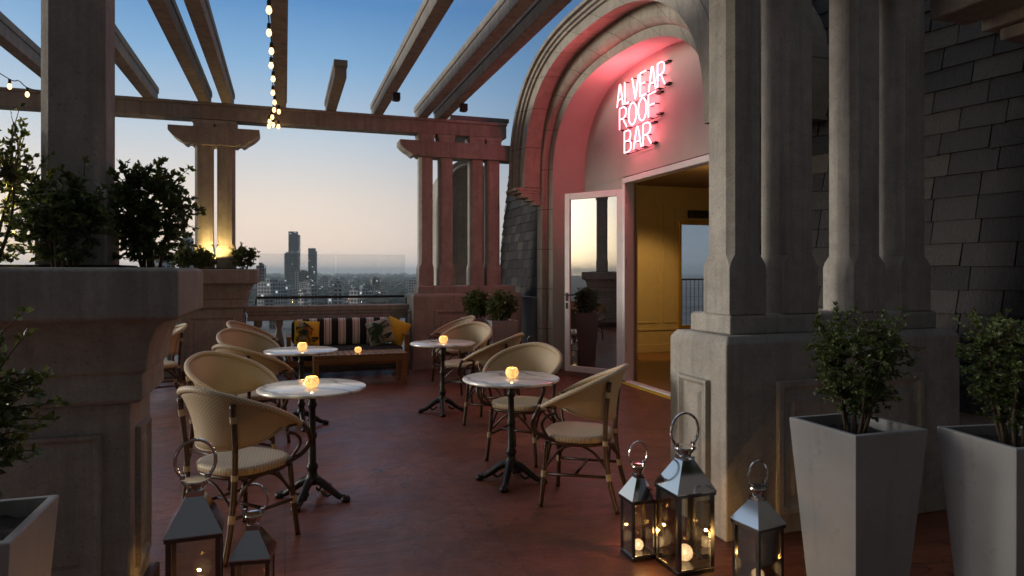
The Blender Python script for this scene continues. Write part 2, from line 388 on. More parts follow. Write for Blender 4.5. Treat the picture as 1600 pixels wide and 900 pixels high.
def step_pier(label,x0,x1,y0,y1,h):
    t=thing('stone_pier',label,'pier',((x0+x1)/2,(y0+y1)/2,0))
    MB().rect(x0,x1,y0,y1,[(0,0),(h-.04,0),(h,-.03)]).build('body',M['stone'],t,True,bevel=.01)
    MB().rect(x0,x1,y0,y1,[(h+.0005,-.09),(h+.10,-.09),(h+.115,-.105)]).build('top_step',M['stone'],t,True,bevel=.008)
    p=MB(); p.panel((x0+.33,y0,.12),(1,0,0),(0,0,1),(0,-1,0),x1-x0-.66,h-.38,.03,.06); p.build('front_panel',M['stone'],t,True)
    if y1-y0>.4:
        p=MB(); p.panel((x0,y1-.13,.12),(0,-1,0),(0,0,1),(-1,0,0),y1-y0-.28,h-.38,.03,.04); p.build('side_panel',M['stone'],t,True)
    return t
step_pier('long low stone pier carrying four tall posts behind the right lanterns',2.31,4.05,3.2,3.78,1.135)
step_pier('low stone pier carrying posts at far end right of the striped sofa',1.86,3.62,10.36,10.98,1.17)
def post(label,cx,cy,z0,z1,hw=.118,capital=True):
    t=thing('pergola_post',label,'post',(cx,cy,z0)); H=z1-z0
    def ring(h,w,c): return [(-w,-w+c,h),(-w+c,-w,h),(w-c,-w,h),(w,-w+c,h),(w,w-c,h),(w-c,w,h),(-w+c,w,h),(-w,w-c,h)]
    m=MB(); lv=[(0,hw+.009,.003),(.27,hw+.009,.003),(.30,hw+.006,.010),(.345,hw,.036),(H,hw,.036)]
    vs=[]; [vs.extend(ring(*l)) for l in lv]
    fs=[(k*8+i,k*8+(i+1)%8,k*8+8+(i+1)%8,k*8+8+i) for k in range(len(lv)-1) for i in range(8)]+[tuple(range(7,-1,-1)),tuple(len(lv)*8-8+i for i in range(8))]
    m.add(vs,fs); m.build('shaft',M['stone'],t)
    if capital:
        MB().rect(-hw,hw,-hw,hw,[(H-.13,.004),(H-.125,.012),(H-.10,.02),(H-.07,.012),(H-.065,.022),(H-.03,.03),(H-.004,.03)]).build('capital',M['stone'],t,bevel=.004)
    return t
post('thick dark post on the left foreground pier among the shrubs',-.838,3.37,1.523,3.665)
post('uplit post on far left pier, left one of the pair',-1.095,10.7,1.553,3.665)
post('uplit post on far left pier, right one of the pair',-.805,10.7,1.553,3.665)
post('stone post far off to the left, seen mirrored in the door glass',-5.5,8.24,1.523,3.665,.15)
for x,l in ((2.10,'far stone post nearest the glass railing, first of four'),(2.42,'second far stone post right of the glass railing, in front of sky'),
            (2.92,'third far stone post from the glass railing, beside pale arch'),(3.20,'fourth far stone post, nearest the slate roof')):
    post(l,x,10.66,1.285,3.665,.108)
for x,l in ((2.525,'foreground right post nearest the bar doorway, leftmost of four'),(2.90,'second foreground right post from the bar doorway'),
            (3.42,'third foreground right post, pale lit side beside the slate gap'),(3.79,'rightmost foreground post, next to the slate wall')):
    post(l,x,3.42,1.25,3.665,.118)

# ------------------------------------------------------------------ pergola
def bracket(label,x0,x1,y0,y1,z0,z1,right_end=True):
    t=thing('bracket_beam',label,'beam',((x0+x1)/2,(y0+y1)/2,z0)); h=z1-z0
    def endprof(sgn):
        return [(0,h),(0,h*.72),(.035,h*.55),(.09,h*.36),(.15,h*.22),(.20,h*.05),(.235,h*.02),(.25,h*.12),(.285,h*.10),(.30,0)]
    pr=[(x0+a,z0+b) for a,b in endprof(1)]
    pr+= [(x1-a,z0+b) for a,b in reversed(endprof(1))] if right_end else [(x1,z0),(x1,z1)]
    n=len(pr); vs=[(x,y0,z) for x,z in pr]+[(x,y1,z) for x,z in pr]
    fs=[tuple(range(n)),tuple(range(2*n-1,n-1,-1))]+[(i,n+i,n+(i+1)%n,(i+1)%n) for i in range(n)]
    MB().add(vs,fs).build('carved_beam',M['pergola'],t,True,bevel=.006)
    return t
bracket('short carved beam across the uplit pair of far left posts',-1.55,-.35,10.52,10.88,3.30,3.555)
bracket('carved beam across the four far right posts beside the arch',1.68,3.55,10.50,10.84,3.30,3.545,False)
bracket('carved beam over the right foreground posts, above the photo',2.05,4.28,3.23,3.61,3.30,3.555)
def beam(label,x0,x1,y0,y1,z0,z1):
    t=thing('cross_beam',label,'beam',((x0+x1)/2,(y0+y1)/2,z0))
    MB().box(x0,x1,y0,y1,z0,z1-.045).build('beam_body',M['pergola'],t,True,bevel=.01)
    MB().box(x0-.01,x1+.01,y0-.02,y1+.02,z1-.0445,z1).build('cap_fillet',M['pergola'],t,True,bevel=.008)
    return t
beam('long horizontal pergola beam crossing the far end under all the rafters',-8,3.42,10.56,10.84,3.67,3.912)
beam('pergola beam crossing above the foreground posts and pier',-8,3.9,3.26,3.54,3.67,3.912)
def rafter(label,x,y0,y1,w=.145,h=.23):
    t=thing('rafter',label,'rafter',(x,y1,3.914))
    MB().box(x-w/2,x+w/2,y0,y1,3.9145,3.9145+h*.62).build('lower_board',M['pergola'],t,True,bevel=.008)
    MB().box(x-w/2-.012,x+w/2+.012,y0-.015,y1+.015,3.9155+h*.62,3.914+h).build('upper_board',M['pergola'],t,True,bevel=.008)
    return t
RX=[(-2.82,'leftmost rafter, half hidden by the thick dark post'),(-1.80,'rafter coming out from behind the thick dark post with black box'),
    (-1.095,'rafter ending over left one of the uplit far posts'),(-.786,'rafter ending over right one of the uplit far posts'),(-.055,'rafter carrying the string of bulbs'),
    (1.36,'single rafter right of the short stub with black box near its end'),
    (2.05,'left rafter of the pair reaching toward the arch'),(2.36,'right rafter of the pair, pinkish beside the arch')]
for x,l in RX: rafter(l,x,2.9,10.90)
rafter('short rafter stub standing alone on the far beam',.66,8.75,10.90)
def box_speaker(label,x,y):
    t=thing('spot_box',label,'light fitting',(x,y,3.80))
    MB().box(x-.05,x+.05,y-.055,y+.055,3.80,3.905).build('housing',M['black'],t,True,bevel=.01)
    MB().box(x-.02,x+.02,y-.02,y+.02,3.905,3.9135).build('mount',M['black'],t,True)
    MB().lathe([(.0,-.006),(.035,-.006),(.04,.002)],16,(x,y,3.799)).build('lens_cover',M['lantern_frame'],t,True,True)
box_speaker('small black box under the rafter beside the thick dark post',-1.80,8.35)
box_speaker('small black box under the single rafter in mid sky',1.42,9.2)
box_speaker('small black box under the rafter closest to the arch',2.43,9.5)
# string lights
def string_lights(label,pts,bulbs):
    t=thing('string_lights',label,'string lights',pts[0])
    MB().tube(bez(pts,8),.006,6).build('cable',M['cable'],t,True)
    for p in bulbs:
        x,y,z=p
        s=MB().lathe([(.0,.0),(.016,0),(.018,-.02),(.017,-.055),(.0,-.056)],10,p).build('socket',M['black'],t,True,True)
        MB().lathe([(.0,-.125),(.012,-.118),(.020,-.109),(.025,-.093),(.023,-.078),(.017,-.063),(.013,-.05)],12,p).build('bulb',M['glow'],s if False else t,True,True)
    return t
yb=[5.55,6.12,6.70,7.25,7.75,8.28,8.92,9.42,9.85]
pts=[]
for i,y in enumerate(yb):
    pts.append((-.14+.012*(i%2),y,3.80))
    if i<len(yb)-1: pts.append((-.14,(y+yb[i+1])/2,3.86))
pts=[(-.14,3.6,3.84)]+pts+[(-.16,10.3,3.86),(-.20,10.5,3.74),(-.10,10.5,3.72)]
string_lights('string of warm bulbs hanging along the middle rafter to the far beam',pts,[(-.14+.012*(i%2),y,3.795) for i,y in enumerate(yb)]+[(-.08,10.05,3.82),(-.17,10.25,3.78),(-.21,10.46,3.76),(-.16,10.48,3.72),(-.09,10.49,3.70),(-.22,10.50,3.70)])
string_lights('string of warm bulbs at far left beside the thick dark post',[(-3.3,7.4,3.86),(-3.18,8.8,3.82),(-3.12,9.63,3.80),(-3.08,9.8,3.83),(-3.05,9.99,3.80),(-3.0,10.5,3.86)],[(-3.12,9.63,3.80),(-3.05,9.99,3.80),(-3.18,8.85,3.81)])

# ------------------------------------------------------------------ bar building with arched dormer
YC,HS,NE=7.736,2.814,2.575
ARC=[(4.40,1.95,1.437),(3.933,2.088,1.397),(3.913,2.233,1.504),(3.809,2.202,1.597),(3.738,2.30,1.728),(3.542,2.309,1.699),(3.435,2.742,1.983)]
def arch_curve(X,a,b,base=None,n=72,asym=0):
    out=[];us=[];L=0
    if base is not None: out.append((X,YC+a,base))
    for k in range(n+1):
        t=math.pi*k/n; c,s=math.cos(t),math.sin(t)
        aa=a*(1+asym*max(0,-c)); out.append((X,YC+aa*math.copysign(abs(c)**(2/NE),c),HS+b*max(s,0)**(2/NE)))
    if base is not None: out.append((X,YC-a,base))
    for i,p in enumerate(out):
        if i: L+=(Vector(p)-Vector(out[i-1])).length
        us.append((L,0))
    return out,us
B=thing('bar_building','rooftop bar building with arched stone doorway, neon pink recess and slate roof','building',(4.4,7.7,0))
def arch_part(name,rings,mat,base,smooth='auto'):
    m=MB(); cs=[];us=[]
    for r in rings:
        c,u=arch_curve(*r,base=base); cs.append(c); us.append(u)
    m.strip(cs,us); return m.build(name,mat,B,True,smooth)
b0,b1,b2,b3,b4,b5,b6=ARC
def lerp(p,q,f,X): return (X,p[1]+(q[1]-p[1])*f,p[2]+(q[2]-p[2])*f)
# deep recess lining (cylindrical soffit) and stepped archivolt, both running down as jambs
arch_part('recess_lining',[(4.46,*b0[1:]),b0,b1],M['render'],-.01)
arch_part('archivolt',[b1,(3.925,b1[1]+.02,b1[2]+.025),(3.913,b2[1]-.01,b2[2]),(3.885,b2[1]-.0,b2[2]+.004),(3.862,b2[1]-.012,b2[2]+.022),(3.850,b2[1]+.0,b2[2]+.03),(3.838,b2[1]-.005,b2[2]+.05),(3.812,b2[1]+.005,b3[2]-.01),(3.809,b2[1]+.02,b3[2]),(3.806,b4[1]+.14,b4[2]-.005),(3.9,b4[1]+.15,b4[2]),(4.6,b4[1]+.15,b4[2])],M['stone_joint'],-.01)
# hood: solid moulding that stops at the spring line
sec=[(3.80,b4[1]-.004,b4[2]-.002),(3.735,b4[1],b4[2]),b5]
for X,f in ((3.540,.05),(3.538,.47),(3.505,.49),(3.500,.60),(3.468,.63),(3.462,.74),(3.480,.76),(3.480,.80),(3.432,.83),(3.425,.97),(3.44,1.0),(3.60,1.01),(5.4,1.01)): sec.append(lerp(b5,b6,f,X))
m=MB(); cs=[];us=[]
for r in sec:
    c,u=arch_curve(*r,n=80,asym=.085); cs.append(c);us.append(u)
m.strip(cs,us)
for e in (0,-1):
    ring=[c[e] for c in cs]; bk=[(5.4,ring[0][1],HS),]
    m.add(ring+bk,[tuple(range(len(ring)+1))])
m.build('arch_hood',M['stone_joint'],B,True,'auto')
# label stops under the hood
for sgn,nm in ((1,'label_stop'),):
    m=MB()
    for X,ya,yb_,z0,z1 in ((3.40,2.30,2.80,HS-.045,HS+.0),(3.455,2.31,2.74,HS-.085,HS-.045),(3.51,2.32,2.68,HS-.15,HS-.085),(3.62,2.30,2.60,HS-.20,HS-.15),(3.70,2.28,2.52,HS-.27,HS-.20)):
        y0,y1=sorted((YC+sgn*ya,YC+sgn*yb_)); m.box(X,4.3,y0,y1,z0,z1)
    m.build(nm,M['stone_pale'],B,True,bevel=.006)
# tympanum and flank walls beside the door
c,_=arch_curve(4.405,b0[1]+.01,b0[2]+.01,base=2.80); m=MB(); m.add(c+[(4.56,y,z) for _,y,z in c],[tuple(range(len(c))),tuple(range(2*len(c)-1,len(c)-1,-1))])
m.build('tympanum',M['render'],B,True)
for a,b in ((8.36,9.70),(5.75,6.24)): MB().box(4.41,4.56,a,b,0,2.80).build('flank_wall',M['render'],B,True)
# door frame
for a in (8.285,6.245): MB().box(4.36,4.50,a,a+.07,.031,2.70).build('door_jamb',M['white'],B,True,bevel=.006)
m=MB().box(4.36,4.50,6.245,8.355,2.7005,2.775); m.build('header',M['white'],B,True,bevel=.006)
MB().box(4.405,4.53,6.2,8.4,2.7755,2.80).build('header_gap',M['black'],B,True)
MB().box(4.37,4.47,6.30,8.29,.001,.03).build('threshold',M['white'],B,True,bevel=.004)
MB().box(4.30,4.365,6.05,8.42,.001,.012).build('edge_strip',M['yellow_paint'],B,True)
# open leaf
hx,hy=4.415,8.31; fx,fy=3.865,9.15; Ld=math.hypot(fx-hx,fy-hy); ux,uy=(fx-hx)/Ld,(fy-hy)/Ld
def leafM(): return Matrix(((ux,-uy,0,hx),(uy,ux,0,hy),(0,0,1,.07),(0,0,0,1)))
LM=leafM(); HT=2.56
door=bpy.data.objects.new('door',None); COL.objects.link(door); door.parent=B
def dpart(m,name,mat,**k): 
    o=m.build(name,mat,B,True,**k); o.parent=door; return o
m=MB(); m.box(.02,.15,-.028,.028,0,HT,LM); m.box(Ld-.085,Ld,-.028,.028,0,HT,LM); m.box(.1505,Ld-.0855,-.027,.027,0,.085,LM); m.box(.1505,Ld-.0855,-.027,.027,HT-.09,HT,LM)
dpart(m,'leaf_frame',M['white'],bevel=.006)
dpart(MB().box(.15,Ld-.085,-.006,.006,.084,HT-.088,LM),'pane',M['door_glass'])
m=MB(); m.box(Ld-.062,Ld-.02,.028,.036,1.01,1.13,LM); m.tube([LM@Vector(p) for p in ((Ld-.04,.03,1.1),(Ld-.04,.075,1.1),(Ld-.07,.08,1.1),(Ld-.17,.078,1.1))],.010,8)
m.box(Ld-.058,Ld-.022,.028,.036,.90,.985,LM); dpart(m,'handle',M['black'],smooth='auto')
m=MB()
for z in (.35,1.5,2.35): m.tube([LM@Vector((.005,.03,z)),LM@Vector((.005,.03,z+.11))],.014,8)
dpart(m,'hinge',M['black'])
# interior
m=MB(); m.box(4.57,7.05,11.2,11.3,.012,3.1); m.box(7.05,8.05,11.2,11.3,.012,.46); m.box(7.05,8.05,11.2,11.3,2.44,3.1); m.box(8.05,8.5,11.2,11.3,.012,3.1)
m.box(8.4,8.5,5,11.19,.012,3.1); m.box(4.57,8.5,4.9,5.0,.012,3.1); m.box(4.57,4.6,8.36,11.19,.012,2.7); m.build('interior_wall',M['interior_wall'],B,True)
MB().box(4.57,8.5,4.9,11.3,3.1,3.2).build('interior_ceiling',M['interior_ceiling'],B,True)
m=MB(); m.box(4.6,7.04,11.17,11.2,.012,.16); m.box(4.6,7.04,11.18,11.2,.42,.46)
for x0,x1 in ((4.75,6.62),(6.70,6.98)):
    for z0,z1 in ((.55,2.75),):
        for a in ((x0,x1,z0,z0+.035),(x0,x1,z1-.035,z1),(x0,x0+.035,z0+.0355,z1-.0355),(x1-.035,x1,z0+.0355,z1-.0355)): m.box(a[0],a[1],11.185,11.2,a[2],a[3])
m.build('wall_moulding',M['interior_wall'],B,True,bevel=.004)
win=MB(); 
for a in ((7.02,7.08,.44,2.46),(8.02,8.08,.44,2.46),(7.0805,8.0195,.44,.50),(7.0805,8.0195,2.40,2.46)): win.box(a[0],a[1],11.17,11.31,a[2],a[3])
w=win.build('window',M['gold'],B,True,bevel=.004)
o=MB().box(7.08,8.02,11.24,11.25,.5,2.4).build('pane',M['window_glass'],B,True); o.parent=w
MB().box(7.2,7.6,11.05,11.16,2.52,2.66).build('speaker_box',M['black'],B,True,bevel=.01)
rl=thing('balcony_railing','thin black balcony railing seen through the window inside the bar','railing',(8,12.3,0))
m=MB(); m.tube([(6,12.3,1.35),(11,12.3,1.35)],.018,6); m.tube([(6,12.3,.35),(11,12.3,.35)],.012,6); m.build('rail',M['black'],rl,True)
m=MB()
for k in range(50): m.tube([(6+.1*k,12.3,-.05),(6+.1*k,12.3,1.35)],.007,5)
m.build('bars',M['black'],rl,True)
tag(MB().box(5.2,12,11.35,14,-.3,-.05).build('balcony_floor',M['stone']),kind='structure')

# slate surfaces, each slate its own small tilted plate inside the part's mesh
def slates(name,surf,U,V,rowh,w,seed,skip=None):
    rng=random.Random(seed); m=MB(); und=MB(); nr=int(V/rowh)
    for j in range(nr+1):
        v0=j*rowh; off=(j%2)*w*.5+rng.uniform(-.1,.1)*w; u=-off
        while u<U:
            ww=w*rng.uniform(.82,1.18); u0=max(u+.004,0); u1=min(u+ww-.004,U); u+=ww
            if u1-u0<.02: continue
            if skip and skip((u0+u1)/2,v0): continue
            dv=rng.uniform(-.006,.006); tl=rng.uniform(-.004,.004)
            a,n=surf(u0,v0+dv); b,_=surf(u1,v0+dv+tl); vt=min(v0+rowh*1.12,V+rowh); c,n2=surf(u1,vt); d,_=surf(u0,vt)
            lo=.015+rng.uniform(0,.011); 
            p=[a+n*lo,b+n*lo,c+n2*.003,d+n2*.003,a+n*.003,b+n*.003]
            m.add(p,[(0,1,2,3),(4,5,1,0)])
    o=m.build(name,M['slate'],B,True)
    cs=[[surf(U*i/8,V*k/24)[0]-surf(U*i/8,V*k/24)[1]*.012 for i in range(9)] for k in range(25)]
    und.strip(cs); q=und.build('roof_deck',M['slate_under'],B,True); q.parent=B
    return o
PROF=[(1.10,3.83),(1.6,3.85),(2.1,3.88),(2.8,3.96),(3.6,4.06),(4.4,4.20),(5.0,4.42),(5.5,4.68),(6.0,5.0),(6.6,5.5)]
pl=[Vector((x,0,h)) for h,x in PROF]; SP=bez(pl,6); SL=[0]
for i in range(1,len(SP)): SL.append(SL[-1]+(SP[i]-SP[i-1]).length)
def prof_at(v):
    v=max(0,min(v,SL[-1]-1e-4))
    for i in range(1,len(SL)):
        if SL[i]>=v: f=(v-SL[i-1])/(SL[i]-SL[i-1]); t=(SP[i]-SP[i-1]).normalized(); return SP[i-1].lerp(SP[i],f),t
def surfL(u,v):
    p,t=prof_at(v); return Vector((p.x,10.0+u,p.z)),Vector((-t.z,0,t.x))
slates('slate_roof',surfL,2.25,SL[-1]-.1,.155,.27,3)
m=MB(); m.box(3.77,4.0,10.19,12.2,.001,1.06); m.build('low_wall',M['zinc'],B,True,bevel=.01)
MB().box(3.74,4.02,10.19,12.2,1.0605,1.095).build('flashing',M['zinc'],B,True,bevel=.006)
wd=Vector((-.177,.984,0)).normalized(); wn=Vector((-.984,-.177,0)).normalized()
def surfR(u,v):
    o=Vector((4.66,1.6,.55))+wd*u; tv=Vector((.16,.03,.987)).normalized(); return o+tv*v, (wn+Vector((0,0,.16))).normalized()
slates('slate_wall',surfR,3.75,4.6,.166,.33,8)
m=MB(); m.add([(4.65,1.6,0),(3.99,5.35,0),(3.99,5.35,.56),(4.65,1.6,.56),(4.9,1.6,0),(4.3,5.35,0),(4.3,5.35,.56),(4.9,1.6,.56)],[(0,1,2,3),(7,6,5,4),(3,2,6,7),(0,3,7,4),(1,5,6,2)]); m.build('base_wall',M['stone'],B,True)
# eaves corbel at top right
m=MB(); m.box(4.03,4.36,2.2,3.40,3.15,3.42); m.build('eaves_corbel',M['stone_pale'],B,True,bevel=.015)
m=MB(); m.box(4.3605,4.9,2.2,3.30,3.08,3.40); m.box(4.42,4.9,2.2,3.22,3.0,3.0795); m.build('eaves_moulding',M['stone_pale'],B,True,bevel=.012)
# entablature block over the far right posts
m=MB(); m.box(2.62,3.46,10.845,11.5,3.70,3.99); m.build('entablature',M['pergola'],B,True,bevel=.012)
m=MB(); m.box(2.55,3.56,10.848,11.56,3.9905,4.06); m.build('entablature_cap',M['zinc'],B,True,bevel=.01)
# arched stone dormer further along the building, glimpsed between the far posts
m=MB(); cs=[]
for X,y,r in ((0,0,0),):
    prof=[]
    for k in range(33):
        t=math.pi*k/32; prof.append((3.32-.62*math.cos(t),2.75+.9*math.sin(t)))
    pts=[(2.70,1.0)]+prof+[(3.94,1.0)]; n=len(pts)
    m.add([(x,12.6,z) for x,z in pts]+[(x,13.4,z) for x,z in pts],[tuple(range(n)),tuple(range(2*n-1,n-1,-1))]+[(i,n+i,n+(i+1)%n,(i+1)%n) for i in range(n)])
m.build('far_dormer',M['stone_pale'],B,True)
m=MB(); prof=[(2.80,12.57,1.0)]+[(3.32-.52*math.cos(math.pi*k/32),12.57,2.72+.80*math.sin(math.pi*k/32)) for k in range(33)]+[(3.84,12.57,1.0)]
m.tube(prof,.045,8); m.build('far_dormer_moulding',M['stone_pale'],B,True,True)

# ------------------------------------------------------------------ neon sign
NS=thing('neon_sign','pink neon sign reading ALVEAR ROOF BAR on the arch recess','sign',(4.4,7.85,3.1))
GL={'A':[[(0,0),(.42,1),(.58,1),(1,0)],[(.2,.32),(.8,.32)]],'L':[[(0.05,1),(0.05,0),(.75,0)]],'V':[[(0,1),(.5,0),(1,1)]],'E':[[(.9,1),(0,1),(0,0),(.9,0)],[(0,.52),(.75,.52)]],
 'R':[[(0,0),(0,1),(.55,1),(.85,.9),(.92,.74),(.82,.57),(.55,.48),(0,.48)],[(.45,.48),(1,0)]],'O':[[(.5+.5*math.sin(a),.5+.5*math.cos(a)) for a in [2*math.pi*k/28 for k in range(29)]]],
 'F':[[(0,0),(0,1),(.9,1)],[(0,.52),(.72,.52)]],'B':[[(0,0),(0,1),(.55,1),(.82,.9),(.86,.75),(.78,.58),(.5,.52),(.82,.45),(.95,.25),(.82,.06),(.55,0),(0,0)],[(0,.52),(.5,.52)]]}
br=MB()
for txt,yl,yr,z0,z1 in (('ALVEAR',8.47,7.18,3.755,4.05),('ROOF',8.40,7.36,3.435,3.725),('BAR',8.26,7.50,3.10,3.385)):
    step=(yl-yr)/len(txt); lw=step*.80; m=MB()
    for i,ch in enumerate(txt):
        y0=yl-step*i-step*.08
        for st in GL[ch]:
            P=[Vector((4.335,y0-lw*a,z0+(z1-z0)*b)) for a,b in st]
            Q=[]
            for k in range(len(P)-1): Q+= [P[k].lerp(P[k+1],f/4) for f in range(4)]
            Q.append(P[-1]); m.tube(Q,.0088,8)
            for e in (P[0],P[-1]): br.tube([e,(4.404,e.y,e.z)],.008,6)
    m.build('neon_word',M['neon'],NS,True,True)
    br.tube([(4.375,yl-.02,z0-.02),(4.375,yr+.05,z0-.02)],.006,6)
    br.box(4.35,4.404,yr-.02,yr+.10,z1-.03,z1-.01); br.box(4.35,4.404,yr-.02,yr+.08,z0+.0,z0+.02)
br.build('tube_supports',M['black'],NS,True)

# ------------------------------------------------------------------ balustrades, glass screen
def balustrade(label,x0,x1,y0,y1):
    t=thing('balustrade',label,'balustrade',((x0+x1)/2,(y0+y1)/2,0))
    MB().rect(x0,x1,y0,y1,[(.84,-.02),(.875,0),(.90,.0),(.91,.02),(.98,.03),(.99,.02)]).build('top_rail',M['stone'],t,True,bevel=.005)
    MB().box(x0,x1,y0+.02,y1-.02,.77,.8395).build('under_rail',M['stone'],t,True,bevel=.006)
    MB().rect(x0,x1,y0,y1,[(0,.03),(.12,.03),(.16,0)]).build('base_course',M['stone'],t,True,bevel=.006)
    n=max(2,int((x1-x0)/.29)); yc=(y0+y1)/2
    for k in range(n):
        x=x0+(x1-x0)*(k+.5)/n
        MB().lathe([(.07,.161),(.07,.20),(.045,.23),(.055,.27),(.085,.36),(.075,.46),(.045,.60),(.04,.66),(.06,.69),(.06,.769)],14,(x,yc,0)).build('baluster',M['stone'],t,True,'auto')
balustrade('stone balustrade behind the striped sofa between the far piers',-.53,1.83,10.80,11.04)
balustrade('stone balustrade continuing left of the far left pier',-6.9,-1.42,10.80,11.04)
gs=thing('glass_railing','clear glass screen with black handrail standing behind the far balustrade','railing',(.75,11.2,.8))
for x0,x1 in ((-.37,.765),(.775,1.87)): MB().box(x0,x1,11.2,11.21,.55,1.785).build('glass_pane',M['pane'],gs,True)
MB().box(-.42,1.86,11.15,11.19,1.085,1.125).build('handrail',M['black'],gs,True,bevel=.008)
for x in (-.42,1.885): MB().box(x-.012,x+.012,11.15,11.2,.4,1.084).build('rail_post',M['black'],gs,True)

# ------------------------------------------------------------------ chairs
def make_chair():
    t=thing('bistro_chair','','chair',(0,0,0),0,'woven rattan bistro chairs on the terrace')
    # backrest shell between rim and lower edge; t in -1..1 across
    def rim(s):
        a=s*R(126); k=abs(s); z=.885-.245*(k**1.6); x=.305*math.sin(a)*(1+.0*k); y=-.02-.275*math.cos(a)
        if k>.0: y+= .06*k**3
        return Vector((x,y,z))
    def low(s):
        a=s*R(104); k=abs(s); z=.555+.085*k**2.2; x=.225*math.sin(a)*(1+.20*k**2); y=-.02-.205*math.cos(a)+.02*k
        return Vector((x,y,z))
    N=41; rows=9; cs=[];us=[]
    for j in range(rows):
        f=j/(rows-1); c=[];u=[]
        for i in range(N):
            s=-1+2*i/(N-1); p=low(s).lerp(rim(s),f); n=Vector((p.x,p.y+.02,0)); 
            if n.length>0: n.normalize()
            p=p+n*(-.018*math.sin(math.pi*f)); c.append(p); u.append((s*.52,f*.32))
        cs.append(c);us.append(u)
    m=MB(); m.strip(cs,us); bk=m.build('backrest',M['weave'],t,smooth=True)
    sd=bk.modifiers.new('thick','SOLIDIFY'); sd.thickness=.010; sd.offset=0
    rp=[rim(-1+2*i/48) for i in range(49)]
    m=MB(); m.tube(rp,[.013+.006*min(1,(1-abs(-1+2*i/48))*6) for i in range(49)],8)
    n=len(m.v)
    for i in range(n): m.uv[i]=((i//8)*.025,(i%8)*.014)
    m.build('rim',M['weave'],t,smooth=True)
    m=MB(); m.tube([low(-1+2*i/32) for i in range(33)],.008,6); m.build('lower_rail',M['binding'],t,smooth=True)
    # seat
    def se(a,r,z,sc=1): 
        c,s=math.cos(a),math.sin(a); w=.225*r; d=.215*r
        return (w*math.copysign(abs(c)**.72,c)*(1+.06*s),.015+d*math.copysign(abs(s)**.72,s),z)
    m=MB(); vs=[];us=[];fs=[]; n=36
    for r,z in ((.0,.457),(.3,.456),(.6,.457),(.9,.462),(.97,.460),(1.0,.448),(.995,.425),(.95,.416),(.0,.416)):
        for k in range(n):
            p=se(2*math.pi*k/n,max(r,.001),z); vs.append(p); us.append((p[0],p[1]))
    for i in range(8):
        for k in range(n): fs.append((i*n+k,i*n+(k+1)%n,(i+1)*n+(k+1)%n,(i+1)*n+k))
    m.add(vs,fs,us); m.build('seat',M['weave'],t,smooth=True)
    m=MB(); m.tube([se(2*math.pi*k/32,.93,.406) for k in range(32)],.012,6,closed=True); m.build('seat_frame',M['cane'],t,smooth=True)
    def bind(p,q,r=.0182):
        MB().tube([p,q],r,8).build('cane_binding',M['binding'],t,smooth='auto')
    for sx in (-1,1):
        m=MB(); P=bez([(sx*.215,.215,0),(sx*.195,.20,.2),(sx*.185,.185,.41)],6); m.tube(P,.0158,8); m.build('leg',M['cane'],t,smooth=True)
        bind((sx*.199,.202,.185),(sx*.195,.2,.225))
        m=MB(); P=bez([(sx*.205,-.275,0),(sx*.19,-.22,.2),(sx*.185,-.195,.42),(sx*.196,-.203,.62),(sx*.206,-.226,.81)],6); m.tube(P,.0158,8); m.build('leg',M['cane'],t,smooth=True)
        bind((sx*.192,-.222,.195),(sx*.189,-.213,.235)); bind((sx*.2,-.213,.715),(sx*.203,-.219,.75)); bind((sx*.186,-.195,.41),(sx*.186,-.196,.44))
        e=rim(sx)
        m=MB(); m.tube(bez([e-Vector((0,.10,-.004)),e,(sx*.283,.225,.600),(sx*.270,.255,.53),(sx*.235,.215,.46),(sx*.20,.10,.42),(sx*.195,-.02,.405)],8),.0150,8); m.build('arm',M['cane'],t,smooth=True)
        m=MB(); m.tube(bez([e-Vector((0,.09,.035)),(sx*.262,.16,.585),(sx*.255,.195,.53),(sx*.215,.175,.455),(sx*.19,.15,.41)],8),.0095,8); m.build('arm_brace',M['cane'],t,smooth=True)
        bind(e-Vector((0,.035,0)),e+Vector((0,.02,-.006)),.019)
        m=MB(); m.tube(bez([(sx*.197,.195,.24),(sx*.185,.10,.36),(sx*.19,.0,.405)],6),.009,6); m.tube(bez([(sx*.188,-.21,.26),(sx*.185,-.12,.36),(sx*.19,-.03,.405)],6),.009,6)
        m.tube([(sx*.198,.2,.205),(sx*.19,-.222,.215)],.010,6); m.build('side_stretcher',M['cane'],t,smooth=True)
    m=MB(); m.tube([(-.195,.0,.209),(.195,.0,.209)],.010,6); m.tube(bez([(-.185,.19,.25),(0,.19,.39),(.185,.19,.25)],8),.009,6); m.tube(bez([(-.185,-.21,.26),(0,-.2,.38),(.185,-.21,.26)],8),.009,6)
    m.build('stretcher',M['cane'],t,smooth=True)
    return t
def face(dx,dy): return math.atan2(dy,dx)-math.pi/2
CH=[((-.235,4.08),(.72,.69),'nearest rattan chair with its woven back to us beside the left lanterns'),
    ((-.36,5.36),(.70,-.71),'rattan chair facing us behind the front left marble table'),
    ((-.27,6.30),(.72,.69),'rattan chair with back to us, half hidden, at the second left table'),
    ((-.35,7.64),(.70,-.71),'rattan chair facing us behind the second left table'),
    ((-.36,8.98),(.95,-.3),'furthest left rattan chair, in front of the far left pier'),
    ((-1.38,8.65),(-.95,-.3),'rattan chair peeking from behind the large left pier'),
    ((1.85,4.12),(-.80,.60),'rattan chair seen from behind right of the front right table'),
    ((1.82,5.20),(-.70,-.71),'rattan chair facing left behind the front right table near the door'),
    ((1.96,6.50),(-.78,.62),'rattan chair in profile at near side of the far right table'),
    ((1.99,7.72),(-.70,-.71),'rattan chair facing us behind the far right table'),
    ((2.16,9.05),(-.99,-.12),'furthest right rattan chair, left of the small back planters')]
ch0=make_chair()
